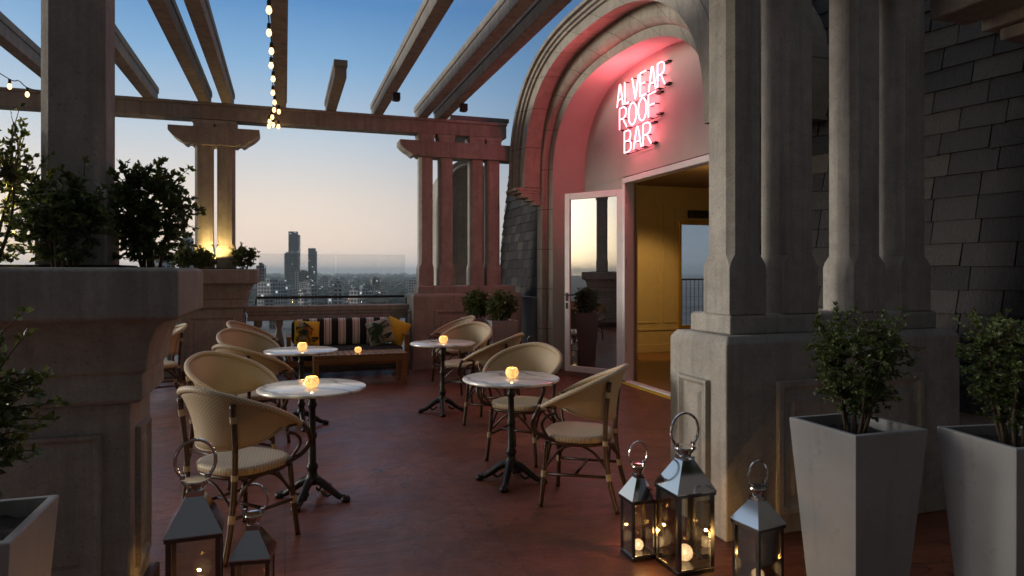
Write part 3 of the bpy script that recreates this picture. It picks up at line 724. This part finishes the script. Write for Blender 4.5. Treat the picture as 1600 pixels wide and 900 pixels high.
for i,((x,y),(dx,dy),l) in enumerate(CH):
    if i==0: ch0.location=(x,y,0); ch0.rotation_euler=(0,0,face(dx,dy)); ch0['label']=l
    else: dup(ch0,(x,y,0),face(dx,dy),l)

# ------------------------------------------------------------------ tables and votives
def make_table():
    t=thing('bistro_table','','table',(0,0,0),0,'round marble bistro tables')
    MB().lathe([(0,.720),(.330,.720),(.342,.724),(.347,.732),(.345,.740),(.335,.744),(0,.744)],64).build('marble_top',M['marble'],t,smooth='auto')
    MB().lathe([(.10,.705),(.10,.7195),(0,.7197)],20).build('top_plate',M['iron'],t)
    MB().lathe([(.03,.10),(.048,.115),(.05,.14),(.035,.16),(.03,.19),(.038,.21),(.038,.225),(.026,.245),(.023,.40),(.031,.41),(.031,.43),(.023,.445),(.021,.60),(.03,.615),(.03,.63),(.022,.65),(.03,.69),(.06,.704)],20).build('column',M['iron'],t,smooth='auto')
    for k in range(4):
        a=math.pi/4+k*math.pi/2; c,s=math.cos(a),math.sin(a)
        P=bez([(c*.02,s*.02,.13),(c*.07,s*.07,.115),(c*.14,s*.14,.065),(c*.19,s*.19,.032),(c*.225,s*.225,.03)],6)
        m=MB(); n=len(P); m.tube(P,[.030-.013*i/n for i in range(n)],8)
        m.lathe([(0,.0),(.026,.002),(.032,.016),(.026,.034),(0,.042)],12,(c*.232,s*.232,0))
        m.tube(bez([(c*.06,s*.06,.06),(c*.10,s*.10,.03),(c*.13,s*.13,.05),(c*.11,s*.11,.07)],5),.009,6)
        m.lathe([(0,.058),(.016,.066),(.02,.078),(.016,.092),(0,.1)],8,(c*.115,s*.115,0))
        m.build('claw_foot',M['iron'],t,smooth=True)
    return t
TB=[((.17,4.665),.3,'front left round marble bistro table with candle beside the nearest chair'),((.15,6.92),.9,'second round marble table on the left, in front of the sofa'),
    ((1.53,4.62),.25,'front right round marble table with candle near the bar door'),((1.60,7.16),.6,'far right round marble table near the back planters')]
t0=make_table()
for i,((x,y),rz,l) in enumerate(TB):
    if i==0: t0.location=(x,y,0); t0.rotation_euler=(0,0,rz); t0['label']=l
    else: dup(t0,(x,y,0),rz,l)
def make_votive():
    t=thing('votive_candle','','candle',(0,0,0),0,'glowing votive candles')
    MB().lathe([(0,.001),(.026,.001),(.036,.008),(.0455,.026),(.0475,.040),(.044,.056),(.037,.068),(.033,.072),(.030,.068),(.037,.05),(.039,.038),(.030,.014),(0,.012)],20).build('glass_cup',M['votive'],t,smooth=True)
    MB().lathe([(0,.013),(.027,.013),(.030,.03),(0,.03)],14).build('wax',M['wax'],t,smooth='auto')
    MB().lathe([(0,.031),(.007,.036),(.009,.045),(.005,.06),(0,.07)],10).build('flame',M['flame'],t,smooth=True)
    return t
VO=[((.165,4.62,.744),'glowing votive candle on the front left marble table'),((.16,6.88,.744),'glowing votive candle on the second left marble table'),
    ((1.53,4.60,.744),'glowing votive candle on the front right marble table'),((1.60,7.12,.744),'glowing votive candle on the far right marble table'),
    ((.93,9.32,.421),'glowing votive candle on the low teak table by the sofa')]
for p,_ in VO: lamp('votive_light','POINT',(p[0],p[1],p[2]+.10),.30,(1,.58,.20),.008)
v0=make_votive()
for i,(p,l) in enumerate(VO):
    if i==0: v0.location=p; v0['label']=l
    else: dup(v0,p,i*.7,l)

# ------------------------------------------------------------------ teak table, sofa, pillows
tt=thing('teak_table','low slatted teak table in front of the striped sofa','table',(.95,9.35,0))
X0,X1,Y0,Y1=.34,1.56,9.10,9.62
m=MB(); ns=15
for k in range(ns):
    x=X0+(X1-X0)*k/ns; m.box(x+.004,x+(X1-X0)/ns-.004,Y0,Y1,.395,.42)
m.build('slatted_top',M['teak'],tt,True,bevel=.004)
m=MB(); m.box(X0+.03,X1-.03,Y0+.02,Y0+.045,.32,.3945); m.box(X0+.03,X1-.03,Y1-.045,Y1-.02,.32,.3945); m.box(X0+.03,X0+.055,Y0+.0455,Y1-.0455,.32,.3945); m.box(X1-.055,X1-.03,Y0+.0455,Y1-.0455,.32,.3945); m.build('apron',M['teak'],tt,True,bevel=.004)
for x in (X0+.01,X1-.075):
    for y in (Y0+.005,Y1-.07): MB().box(x,x+.065,y,y+.065,0,.394).build('leg',M['teak'],tt,True,bevel=.005)
so=thing('sofa','teak framed sofa with black and white striped back cushion against far balustrade','sofa',(.87,10.25,0))
m=MB(); m.box(.02,1.72,9.92,10.66,.18,.26); m.build('base_frame',M['teak'],so,True,bevel=.006)
for x in (.02,1.65):
    for y in (9.92,10.59): MB().box(x,x+.07,y,y+.07,0,.1795).build('leg',M['teak'],so,True,bevel=.005)
for x in (.02,1.66):
    m=MB(); m.box(x,x+.06,9.93,9.99,.2605,.56); m.box(x,x+.06,10.59,10.65,.2605,.56); m.box(x-.005,x+.065,9.92,10.66,.5605,.60); m.build('arm',M['teak'],so,True,bevel=.005)
def cushion(x0,x1,y0,y1,z0,z1,pw=.2):
    m=MB(); cx,cy,cz=(x0+x1)/2,(y0+y1)/2,(z0+z1)/2; a,b,c=(x1-x0)/2,(y1-y0)/2,(z1-z0)/2; n=20; vs=[];fs=[]
    bm=bmesh.new(); bmesh.ops.create_cube(bm,size=2); bmesh.ops.subdivide_edges(bm,edges=bm.edges,cuts=9,use_grid_fill=True)
    for v in bm.verts:
        p=v.co; 
        def sq(t,u,w): return t*(1-.06*(u*u+w*w)*.5)*(1+ .0)
        mx=max(abs(p.x),abs(p.y),abs(p.z)); L=(abs(p.x)**8+abs(p.y)**8+abs(p.z)**8)**(1/8); q=p/L*1.0
        vs.append((cx+a*q.x,cy+b*q.y*(1+.25*(1-q.x**2)*(1-q.z**2)),cz+c*q.z))
    bm.verts.index_update(); fs=[[v.index for v in f.verts] for f in bm.faces]; bm.free(); m.add(vs,fs); return m
cushion(.09,1.65,9.93,10.55,.262,.42).build('seat_cushion',M['dark_fabric'],so,True,True)
for x0,x1 in ((.09,1.65),): cushion(x0,x1,10.40,10.60,.42,.81).build('back_cushion',M['stripe'],so,True,True)
def pillow(label,loc,rz,tilt,roll,mat,leaves,seed):
    t=thing('throw_pillow',label,'pillow',loc,rz,'throw pillows on the striped sofa'); hw=.185
    Mx=Matrix.Translation((0,0,hw*.97))@Matrix.Rotation(roll,4,'Y')@Matrix.Rotation(tilt,4,'X')
    def sf(u,v,sg): 
        e=max(0,(1-abs(u)**2.4)*(1-abs(v)**2.4)); w=hw*(1-.07*(1-abs(u*v))* (u*u+v*v)/1.4)
        return Mx@Vector((u*w,sg*.075*e**.55,v*w))
    m=MB(); n=16
    for sg in (-1,1): m.strip([[sf(-1+2*i/n,-1+2*j/n,sg) for i in range(n+1)] for j in range(n+1)])
    m.build('cover',mat,t,smooth=True)
    rng=random.Random(seed)
    def print_leaf(m,u,v,ang,L,W):
        d=Vector((math.cos(ang),math.sin(ang))); e=Vector((-d.y,d.x)); ring=[]
        for k in range(7): f=k/6; ring.append((u+d.x*L*f+e.x*W*math.sin(math.pi*f),v+d.y*L*f+e.y*W*math.sin(math.pi*f)))
        for k in range(5,0,-1): f=k/6; ring.append((u+d.x*L*f-e.x*W*math.sin(math.pi*f),v+d.y*L*f-e.y*W*math.sin(math.pi*f)))
        P=[]
        for a,b in ring: 
            a=max(-.93,min(.93,a)); b=max(-.93,min(.93,b)); p=sf(a,b,-1); P.append(p+(Mx.to_3x3()@Vector((0,-.003,0))))
        m.add(P,[tuple(range(len(P)))])
    for nm,mt,fr in leaves:
        m=MB()
        for (u,v,a,L) in fr:
            for k in range(9):
                f=k/8; bu,bv=u+math.cos(a)*L*f,v+math.sin(a)*L*f
                for sg in (-1,1): print_leaf(m,bu,bv,a+sg*(1.15-.75*f),L*(.55-.2*f),.045)
        m.build(nm,M[mt],t)
    return t
LF=[('leaf_print','leaf_print',[(-.7,-.8,1.1,.9),(.0,-.9,1.9,.9),(-.9,.1,.4,.8),(.2,.0,2.2,.8),(.3,-.6,.4,.5)]),('flower_print','red_print',[(.1,-.2,1.2,.35),(-.3,.3,.2,.3)]),('pale_print','pale_print',[(-.5,.4,1.8,.5),(-.2,-.5,3.0,.4)])]
pillow('yellow pillow with dark palm leaves and orange flowers at left sofa end',(.30,10.22,.44),.25,-.28,.10,M['yellow_fabric'],LF,1)
pillow('dark leaf printed pillow at right sofa end, left of plain yellow',(1.33,10.14,.44),-.15,-.30,-.25,M['pale_print'],LF[:1]+[('leaf_print','leaf_print',[(-.9,-.3,.3,1.0),(.8,.6,3.6,.9)])],2)
pillow('tilted yellow pillow with few leaves at the right sofa arm',(1.56,10.20,.44),-.45,-.28,.38,M['yellow_fabric'],[('leaf_print','leaf_print',[(-.9,-.6,.5,.6)])],3)

# ------------------------------------------------------------------ lanterns
def make_lantern(name_scale,s,h,label):
    t=thing('lantern',label,'lantern',(0,0,0),0,'steel candle lanterns on the floor'); a=s/2
    MB().rect(-a,a,-a,a,[(.0,0),(.022,0),(.028,-.006)]).build('base',M['lantern_frame'],t,bevel=.002)
    f=MB(); w=.0075*s/.15
    for x in (-1,1):
        for y in (-1,1): f.box(x*a-w*(1+x)+0,x*a+w*(1-x),y*a-w*(1+y),y*a+w*(1-y),.0285,h)
    f.build('corner_post',M['lantern_frame'],t)
    MB().rect(-a,a,-a,a,[(h,.0),(h,.006),(h+.012,.006),(h+.014,-.002)]).build('top_frame',M['lantern_frame'],t)
    for i,(x0,x1,y0,y1) in enumerate(((-a+w*2,a-w*2,-a+.003,-a+.005),(-a+w*2,a-w*2,a-.005,a-.003),(-a+.003,-a+.005,-a+w*2,a-w*2),(a-.005,a-.003,-a+w*2,a-w*2))):
        MB().box(x0,x1,y0,y1,.029,h-.001).build('glass_pane',M['lantern_glass'],t)
    rh=s*.70; q=a*.34
    MB().rect(-a,a,-a,a,[(h+.0145,.008),(h+.020,.008),(h+.014+rh,-a+q),(h+.014+rh+.02,-a+q)]).build('roof',M['chrome'],t)
    z=h+.034+rh
    MB().lathe([(q*.9,z-.002),(q*1.0,z+.012),(q*1.45,z+.028),(q*1.62,z+.038),(q*1.55,z+.044),(q*.9,z+.042),(0,z+.042)],24).build('cap',M['chrome'],t,smooth='auto')
    rr=s*.38; zc=z+.045+rr*1.0
    pts=[(rr*1.0*math.sin(u),0,zc-rr*1.12*math.cos(u)) for u in [R(38)+ (2*math.pi-R(76))*k/32 for k in range(33)]]
    hd=MB(); hd.tube(pts,.0052*s/.15,8)
    for sg in (-1,1): hd.lathe([(0,-.008),(.009*s/.15,-.006),(.009*s/.15,.012),(0,.014)],8,(sg*rr*math.sin(R(38)),0,zc-rr*1.12*math.cos(R(38))))
    hd.build('handle',M['chrome'],t,smooth='auto')
    r=s*.20
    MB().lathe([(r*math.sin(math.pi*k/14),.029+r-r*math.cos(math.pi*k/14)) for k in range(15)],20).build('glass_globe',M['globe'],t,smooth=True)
    MB().lathe([(0,.029+r*.72),(r*.13,.029+r*.8),(r*.19,.029+r),(r*.11,.029+r*1.25),(0,.029+r*1.4)],10).build('flame',M['flame'],t,smooth=True)
    return t
big=make_lantern('big',.208,.385,'tallest steel lantern standing against the right stone pier')
big.location=(1.925,3.01,0)
dup(big,(-.362,3.19,0),R(2),'tall steel lantern at left, under the nearest chair')
sm=make_lantern('small',.150,.295,'small steel lantern left of the tallest one by the right pier'); sm.location=(1.765,3.20,0); sm.scale=(.92,.92,1)
dup(sm,(-.126,3.07,0),R(-8),'small steel lantern right of the tall one at left',(1,1,1))
dup(sm,(2.125,2.70,0),R(8),'small steel lantern in front of the pier beside the tapered planter',(1.08,1.08,1))
dup(sm,(3.28,9.02,0),.2,'small far lantern by the slate wall behind the chairs',(1,1,1))

# ------------------------------------------------------------------ planters and shrubs
def planter(label,cx,cy,rz,h=.85,top=.374,bot=.25):
    t=thing('planter',label,'planter',(cx,cy,0),rz,'tall tapered square planters'); a=top/2;b=bot/2; k=.022
    m=MB(); m.rect(-b,b,-b,b,[(0,0),(h-.004,a-b),(h,a-b-.003),(h,a-b-k),(h-.06,a-b-k-.004)],cap=False); m.add([(-b,-b,0),(b,-b,0),(b,b,0),(-b,b,0)],[(3,2,1,0)])
    m.build('pot',M['concrete_pot'],t,bevel=.004)
    m=MB(); n=10; w=a-k-.004; rng=random.Random(int(cx*100))
    m.strip([[(-w+2*w*i/n,-w+2*w*j/n,h-.05+rng.uniform(-.008,.012)) for i in range(n+1)] for j in range(n+1)]); m.build('soil',M['soil'],t,smooth=True)
    return t
planter('tapered grey planter in right foreground beside the small lantern',2.31,2.30,0)
planter('tapered grey planter at the right picture edge',2.735,1.93,R(-9))
planter('tapered planter with pinkish side at lower left before the pier',-.806,2.10,0)
planter('small back planter at the far end, nearest the doorway arch',2.78,8.82,0,.85)
planter('small back planter at the far end, tucked behind the other',2.60,9.40,0,.85)
def shrub(label,loc,rx,ry,rz_,cz,seed,ntip=150,per=16,leaf=.021,stems=6,loose=1.0,base_r=.03,vee=0):
    t=thing('box_shrub',label,'shrub',loc,0,'leafy box shrubs'); rng=random.Random(seed)
    br=MB(); lf=MB(); hubs=[]
    for s in range(stems):
        a=2*math.pi*s/stems+rng.uniform(-.4,.4); q=rng.uniform(.25,.6)
        top=Vector((rx*q*math.cos(a),ry*q*math.sin(a),cz+rz_*rng.uniform(-.2,.45)))
        st=Vector((base_r*math.cos(a),base_r*math.sin(a),-.04)); mid=st.lerp(top,.5)+Vector((rng.uniform(-.03,.03),rng.uniform(-.03,.03),0))
        P=bez([st,mid,top],6); br.tube(P,[.009-.006*i/len(P) for i in range(len(P))],6); hubs+=P[3:]
    for k in range(ntip):
        while True:
            d=Vector((rng.gauss(0,1),rng.gauss(0,1),rng.gauss(0,1)))
            if d.length>.1: break
        d.normalize(); rr=rng.uniform(.15,1)**.5*rng.choice((1,1,1,1.0+.16*loose,.8)); lump=1+.16*loose*math.sin(3*d.x*2+seed)*math.cos(2.6*d.y*2+d.z*3+seed)
        tip=Vector((d.x*rx,d.y*ry,cz+d.z*rz_))
        tip=Vector((tip.x*rr*lump,tip.y*rr*lump,cz+(tip.z-cz)*rr*lump))
        if vee: q=1-vee*.62+vee*.62*max(0,min(1.3,(tip.z-cz+rz_)/(1.5*rz_))); tip.x*=q; tip.y*=q
        if tip.z<.03: tip.z=.03+rng.uniform(0,.03)
        h=min(hubs,key=lambda p:(p-tip).length+abs(p.z-tip.z)*.3*(1 if p.z<tip.z else 3)); 
        mid=h.lerp(tip,.5)+Vector((rng.uniform(-.02,.02),rng.uniform(-.02,.02),rng.uniform(.0,.02)))
        P=bez([h,mid,tip],4); br.tube(P,[.0032-.0022*i/len(P) for i in range(len(P))],4,cap=False)
        ax=(P[-1]-P[-4]).normalized()
        for q in range(per):
            f=(rng.random()**.8); i=f*(len(P)-1); i0=min(int(i),len(P)-2); p=P[i0].lerp(P[i0+1],i-i0) if f>.2 else P[-1]
            dd=(ax*.5+Vector((rng.gauss(0,1),rng.gauss(0,1),rng.gauss(.25,.8)))*.55).normalized(); L=leaf*rng.uniform(.7,1.25); sd=dd.cross(Vector((rng.gauss(0,1),rng.gauss(0,1),rng.gauss(0,1)))).normalized(); up=dd.cross(sd)
            W=L*.30
            lf.add([p,p+dd*L*.45+sd*W+up*L*.10,p+dd*L,p+dd*L*.45-sd*W+up*L*.10,p+dd*L*.5],[(0,1,4),(1,2,4),(0,4,3),(4,2,3)])
    br.build('branches',M['bark'],t,smooth=True); lf.build('foliage',M['leaf'],t,smooth=True); return t
shrub('box shrub in the right foreground planter beside the lantern',(2.31,2.30,.80),.255,.255,.235,.30,11,470,19,.019,9,vee=.9)
shrub('box shrub in the planter at the right picture edge',(2.735,1.93,.80),.27,.26,.25,.31,12,490,19,.019,9,vee=.9)
shrub('dark shrub in the lower left planter',(-.83,2.12,.80),.21,.2,.27,.32,13,330,18,.024,loose=1.4)
shrub('tall loose shrub at left picture edge on the large pier',(-1.17,3.33,1.515),.25,.15,.36,.27,14,210,15,.027,loose=1.6)
shrub('dark shrub in front of the thick post on the large pier',(-.84,3.14,1.515),.18,.09,.22,.2,15,200,16,.026,loose=1.5)
shrub('rounded shrub right of the thick post on the large pier',(-.57,3.42,1.515),.21,.19,.245,.25,16,300,17,.029)
shrub('small uplit shrub left of the far post pair',(-1.33,10.42,1.545),.20,.15,.16,.15,17,170,14,.034)
shrub('small uplit shrub between the far post pair',(-1.10,10.38,1.545),.20,.10,.15,.14,18,170,14,.034)
shrub('small round shrub right of the far post pair',(-.55,10.40,1.545),.18,.16,.16,.17,19,190,14,.034)
shrub('clipped shrub in the far planter nearest the arch',(2.78,8.82,.80),.215,.215,.22,.25,20,420,16,.03,loose=.3)
shrub('clipped shrub in the far planter tucked behind',(2.60,9.40,.80),.215,.215,.22,.25,21,420,16,.03,loose=.3)

# ------------------------------------------------------------------ uplight on the far left pier
ul=thing('uplight','lit garden spotlight among the shrubs at the far post pair','spotlight',(-.95,10.47,1.553))
m=MB(); m.lathe([(0,0),(.03,0),(.03,.008),(.008,.012),(.008,.05)],12,(-.95,10.47,1.553)); m.lathe([(.02,.05),(.04,.055),(.045,.12),(.042,.125)],16,(-.95,10.47,1.553)); m.build('housing',M['black'],ul,True,'auto')
MB().lathe([(0,.115),(.038,.116)],16,(-.95,10.47,1.553)).build('lens',M['lens'],ul,True)
lamp('uplight_beam','SPOT',(-.95,10.43,1.68),72,(1,.66,.22),.02,(-.95,10.56,2.6),R(160),.6)
for yy,hh in ((8.25,3.9),(7.85,3.9),(7.45,3.9),(8.1,3.58),(7.6,3.58),(8.0,3.24),(7.65,3.24)): lamp('neon_glow','POINT',(4.23,yy,hh),6.2,(1,.13,.17),.06)
lamp('neon_room_glow','POINT',(3.98,7.9,4.02),7.5,(1,.16,.17),.2)
lamp('bar_spill','SPOT',(5.2,7.3,2.3),55,(1,.62,.33),.2,(-.3,6.6,.75),R(62),.7)
lamp('hidden_uplight','POINT',(-1.20,3.60,1.80),22,(1,.70,.2),.04)
lamp('bar_lamp','SPOT',(5.6,9.5,2.6),105,(1,.63,.24),.15,(6.35,11.2,.75),R(70),.6)
lamp('bar_ambient','POINT',(6.2,8.6,2.6),14,(1,.62,.22),.2)
for p,e in (((1.925,3.01,.14),2.9),((1.765,3.2,.12),2.2),((2.125,2.70,.12),1.7),((-.126,3.07,.12),2.0),((-.362,3.19,.14),1.2)):
    lamp('lantern_candle','POINT',p,e,(1,.55,.17),.007)

# ------------------------------------------------------------------ city
rng=random.Random(5)
def cam_dir(px): 
    u=(px-800)/FPX; return Vector((sY+u*cY, cY-u*sY,0))
def spot(px,D): d=cam_dir(px); return d*D
def far_building(label,px,D,wpx,ytop,mat,group,depth=None,rz=None,cat='building',name='city_building'):
    c=spot(px,D); w=wpx*D/FPX; top=CAM_H+(HOR-ytop)*D/FPX; H=top-gz; d=depth or w*rng.uniform(.7,1.2)
    t=thing(name,label,cat,(c.x,c.y,gz),-YAW+ (rz if rz is not None else rng.uniform(-.5,.5)),group)
    return t,w,d,H
# towers
def tower(label,px,D,wpx,ytop,steps):
    t,w,d,H=far_building(label,px,D,wpx,ytop,None,None,depth=None,rz=.15,name='glass_tower',cat='tower')
    m=MB(); m.box(-w/2,w/2,-d/2,d/2,0,H*steps[0]); m.build('shaft',M['tower'],t)
    m=MB(); m.box(-w/2,w/2*steps[1],-d/2,d/2,H*steps[0]+.02,H); m.build('crown',M['tower'],t)
    m=MB(); n=int(H/6.6)
    for k in range(n): m.box(-w/2-.6,w/2+.6,-d/2-.9,-d/2-.02,k*6.6+5,k*6.6+5.6) if k*6.6+6<H*steps[0] else None
    m.build('balcony_bands',M['city_b'],t)
    MB().tube([(w*.3,0,H*steps[0]),(w*.3,0,H*steps[0]+6)],.5,6).build('mast',M['black'],t)
tower('tallest dark glass tower on the skyline',460,1500,15.5,362,(.945,.55))
tower('shorter dark tower with stepped top right of the tallest',488.5,1450,12,388,(.93,.7))
def block(label,px,D,wpx,ytop,mat,group):
    t,w,d,H=far_building(label,px,D,wpx,ytop,mat,group)
    MB().box(-w/2,w/2,-d/2,d/2,0,H).build('facade',M[mat],t)
    m=MB(); m.box(-w*.25,w*.1,-d*.2,d*.25,H+.01,H+3.0); m.box(w*.15,w*.3,-d*.1,d*.15,H+.01,H+2.0); m.build('roof_housing',M['city_b'],t)
block('grey slab block against left side of the tallest tower',449,1480,9,396,'tower',None)
block('brown office block with dark top between the two towers',474,1250,17,424,'city_c',None)
block('slim pale block in front of the tallest tower',463,1000,6,424,'city_a',None)
block('dark apartment block just right of the far left pier',408,700,12,415,'city_c',None)
block('grey block above the sofa behind the glass, nearest left',424,620,28,440,'city_b',None)
block('small block seen right of rounded pier shrub',248,330,34,398,'city_b',None)
block('tall block seen behind the far left post pair',292,420,15,372,'city_b',None)
G='distant city blocks below the skyline'
LB={'city_a':'pale distant city block below the dusk skyline','city_b':'grey distant city block below the dusk skyline','city_c':'brownish distant city block below the dusk skyline'}
cnt=0
while cnt<225:
    px=rng.uniform(150,860) if cnt<185 else rng.uniform(-1200,150)
    D=rng.uniform(.0,1)**1.6*3200+480
    if abs(px-460)<22 and D>1250: continue
    if px>600 and 1700<D<4200 and rng.random()<.8: continue
    wpx=rng.uniform(9,24)*min(1,1000/D)+2; 
    yg=HOR+(CAM_H-gz)*FPX/D; hgt=rng.choice((9,12,15,18,24,30)) if D<1500 else rng.choice((12,18,25,34)); yt=yg-hgt*FPX/D
    if D<800: yt=max(yt,446)
    mt=rng.choice(('city_a','city_a','city_b','city_b','city_c'))
    block(LB[mt],px,D,wpx,yt,mt,G); cnt+=1
# wooded belt beyond the city
m=MB(); bmx=bmesh.new(); bmesh.ops.create_icosphere(bmx,subdivisions=1,radius=1); iv=[v.co.copy() for v in bmx.verts]; bmx.verts.index_update(); ifc=[[v.index for v in f.verts] for f in bmx.faces]; bmx.free()
for k in range(2600):
    px=rng.uniform(250,1000) if k<2000 else rng.uniform(-1200,250); D=rng.choice((rng.uniform(1500,4200),rng.uniform(700,1600),rng.uniform(4000,8500))); 
    c=spot(px,D); s=rng.uniform(4,9)*(1+D/3500); m.add([(c.x+v.x*s*1.5,c.y+v.y*s*1.5,gz+max(0,v.z*.9+.5)*s*rng.uniform(.85,1.15)) for v in iv],ifc)
tag(m.build('distant_woods',M['forest']),'dark wooded belt below the horizon beyond the city','trees',kind='stuff')
# street and floodlights far off
sl=MB()
for k in range(32):
    px=rng.uniform(150,860); D=rng.uniform(600,4500); c=spot(px,D); s=.0006*D*rng.uniform(.5,1.3); z=gz+rng.uniform(8,22)
    sl.add([(c.x+v.x*s,c.y+v.y*s,z+v.z*s) for v in iv],ifc)
tag(sl.build('street_lights',emit('far_street_lamp',(1,.86,.6),1.6)),'tiny lit street lamps scattered over the distant city','street lights',kind='stuff')

hz=MB().box(-20500,20500,-3500,20500,gz-1,100).build('haze',plain('evening_haze',(.5,.5,.5)))
ht=hz.data.materials[0].node_tree; ht.nodes.clear(); ho=ht.nodes.new('ShaderNodeOutputMaterial'); hv=ht.nodes.new('ShaderNodeVolumePrincipled')
hv.inputs['Color'].default_value=(.80,.91,.98,1); hv.inputs['Density'].default_value=.00013; hv.inputs['Anisotropy'].default_value=.2; ht.links.new(hv.outputs[0],ho.inputs['Volume'])
tag(hz,'thin bluish evening haze over the city','haze',kind='stuff')
# ------------------------------------------------------------------ world, sun, camera
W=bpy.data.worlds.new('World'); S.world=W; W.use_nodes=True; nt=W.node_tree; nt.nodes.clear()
def N(t,**k):
    x=nt.nodes.new(t)
    for a,b in k.items(): setattr(x,a,b)
    return x
Lk=nt.links.new
def wm(op,a,b=None):
    m=N('ShaderNodeMath',operation=op)
    for i,x in enumerate((a,b)):
        if x is None: continue
        if isinstance(x,(int,float)): m.inputs[i].default_value=x
        else: Lk(x,m.inputs[i])
    return m.outputs[0]
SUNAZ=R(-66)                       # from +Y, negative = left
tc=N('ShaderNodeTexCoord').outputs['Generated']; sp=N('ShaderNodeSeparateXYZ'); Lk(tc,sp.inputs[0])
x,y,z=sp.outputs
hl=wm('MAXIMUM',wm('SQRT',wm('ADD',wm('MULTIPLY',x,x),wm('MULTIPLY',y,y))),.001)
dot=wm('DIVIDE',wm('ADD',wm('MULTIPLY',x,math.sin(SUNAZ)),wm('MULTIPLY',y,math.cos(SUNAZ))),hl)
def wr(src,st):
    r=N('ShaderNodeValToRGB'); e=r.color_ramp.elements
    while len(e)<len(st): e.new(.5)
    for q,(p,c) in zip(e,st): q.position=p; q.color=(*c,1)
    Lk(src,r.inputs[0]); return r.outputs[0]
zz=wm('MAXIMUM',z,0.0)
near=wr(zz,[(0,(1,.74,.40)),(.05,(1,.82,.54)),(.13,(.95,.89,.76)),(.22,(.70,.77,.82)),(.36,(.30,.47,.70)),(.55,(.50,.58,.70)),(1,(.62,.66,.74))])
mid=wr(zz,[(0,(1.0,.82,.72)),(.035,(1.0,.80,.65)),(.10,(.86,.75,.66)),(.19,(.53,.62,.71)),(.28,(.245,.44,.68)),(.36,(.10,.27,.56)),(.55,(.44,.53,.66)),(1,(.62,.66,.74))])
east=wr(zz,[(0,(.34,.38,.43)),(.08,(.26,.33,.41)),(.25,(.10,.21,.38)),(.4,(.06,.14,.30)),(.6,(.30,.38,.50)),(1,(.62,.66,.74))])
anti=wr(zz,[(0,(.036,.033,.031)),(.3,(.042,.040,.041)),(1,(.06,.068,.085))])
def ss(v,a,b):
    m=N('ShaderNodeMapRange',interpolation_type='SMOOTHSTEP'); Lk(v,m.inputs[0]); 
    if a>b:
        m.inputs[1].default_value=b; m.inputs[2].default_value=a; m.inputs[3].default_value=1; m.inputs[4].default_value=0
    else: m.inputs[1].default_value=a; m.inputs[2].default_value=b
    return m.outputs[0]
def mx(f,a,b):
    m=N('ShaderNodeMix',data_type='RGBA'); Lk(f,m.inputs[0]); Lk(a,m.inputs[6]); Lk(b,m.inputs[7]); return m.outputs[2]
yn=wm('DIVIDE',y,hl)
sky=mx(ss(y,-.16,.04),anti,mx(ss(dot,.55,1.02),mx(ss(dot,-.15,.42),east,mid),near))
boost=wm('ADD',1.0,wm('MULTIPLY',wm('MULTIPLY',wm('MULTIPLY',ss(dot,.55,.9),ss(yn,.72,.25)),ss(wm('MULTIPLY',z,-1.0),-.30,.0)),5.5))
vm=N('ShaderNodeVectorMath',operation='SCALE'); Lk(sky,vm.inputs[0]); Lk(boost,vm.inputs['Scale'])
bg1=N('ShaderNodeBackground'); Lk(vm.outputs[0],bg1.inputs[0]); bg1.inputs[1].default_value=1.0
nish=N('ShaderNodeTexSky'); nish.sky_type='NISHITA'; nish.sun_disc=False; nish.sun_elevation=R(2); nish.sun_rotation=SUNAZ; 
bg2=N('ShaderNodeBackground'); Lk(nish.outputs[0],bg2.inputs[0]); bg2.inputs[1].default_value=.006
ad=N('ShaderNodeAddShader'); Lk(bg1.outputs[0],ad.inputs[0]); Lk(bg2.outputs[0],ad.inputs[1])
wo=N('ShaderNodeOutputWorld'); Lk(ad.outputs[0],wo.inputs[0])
sun=bpy.data.lights.new('sun','SUN'); sun.energy=2.2; sun.angle=R(24); sun.color=(1,.90,.78); so_=bpy.data.objects.new('sun',sun); COL.objects.link(so_)
sd=Vector((math.sin(SUNAZ),math.cos(SUNAZ),math.tan(R(8)))); so_.rotation_euler=(-sd).to_track_quat('-Z','Y').to_euler()

cam=bpy.data.cameras.new('camera'); cam.lens=24.0; cam.sensor_width=36; cam.shift_y=-(450-HOR)/1600; cam.clip_end=100000; cam.clip_start=.05
co=bpy.data.objects.new('camera',cam); COL.objects.link(co); co.location=(0,0,CAM_H); co.rotation_euler=(R(90),0,-YAW); S.camera=co
S.view_settings.view_transform='Standard'; S.view_settings.look='None'; S.view_settings.gamma=1; S.view_settings.exposure=0
S.render.engine='CYCLES'; cy=S.cycles; cy.use_denoising=True; cy.max_bounces=7; cy.diffuse_bounces=3; cy.glossy_bounces=4; cy.transparent_max_bounces=16; cy.sample_clamp_indirect=6; cy.sample_clamp_direct=0; cy.caustics_reflective=False; cy.caustics_refractive=False
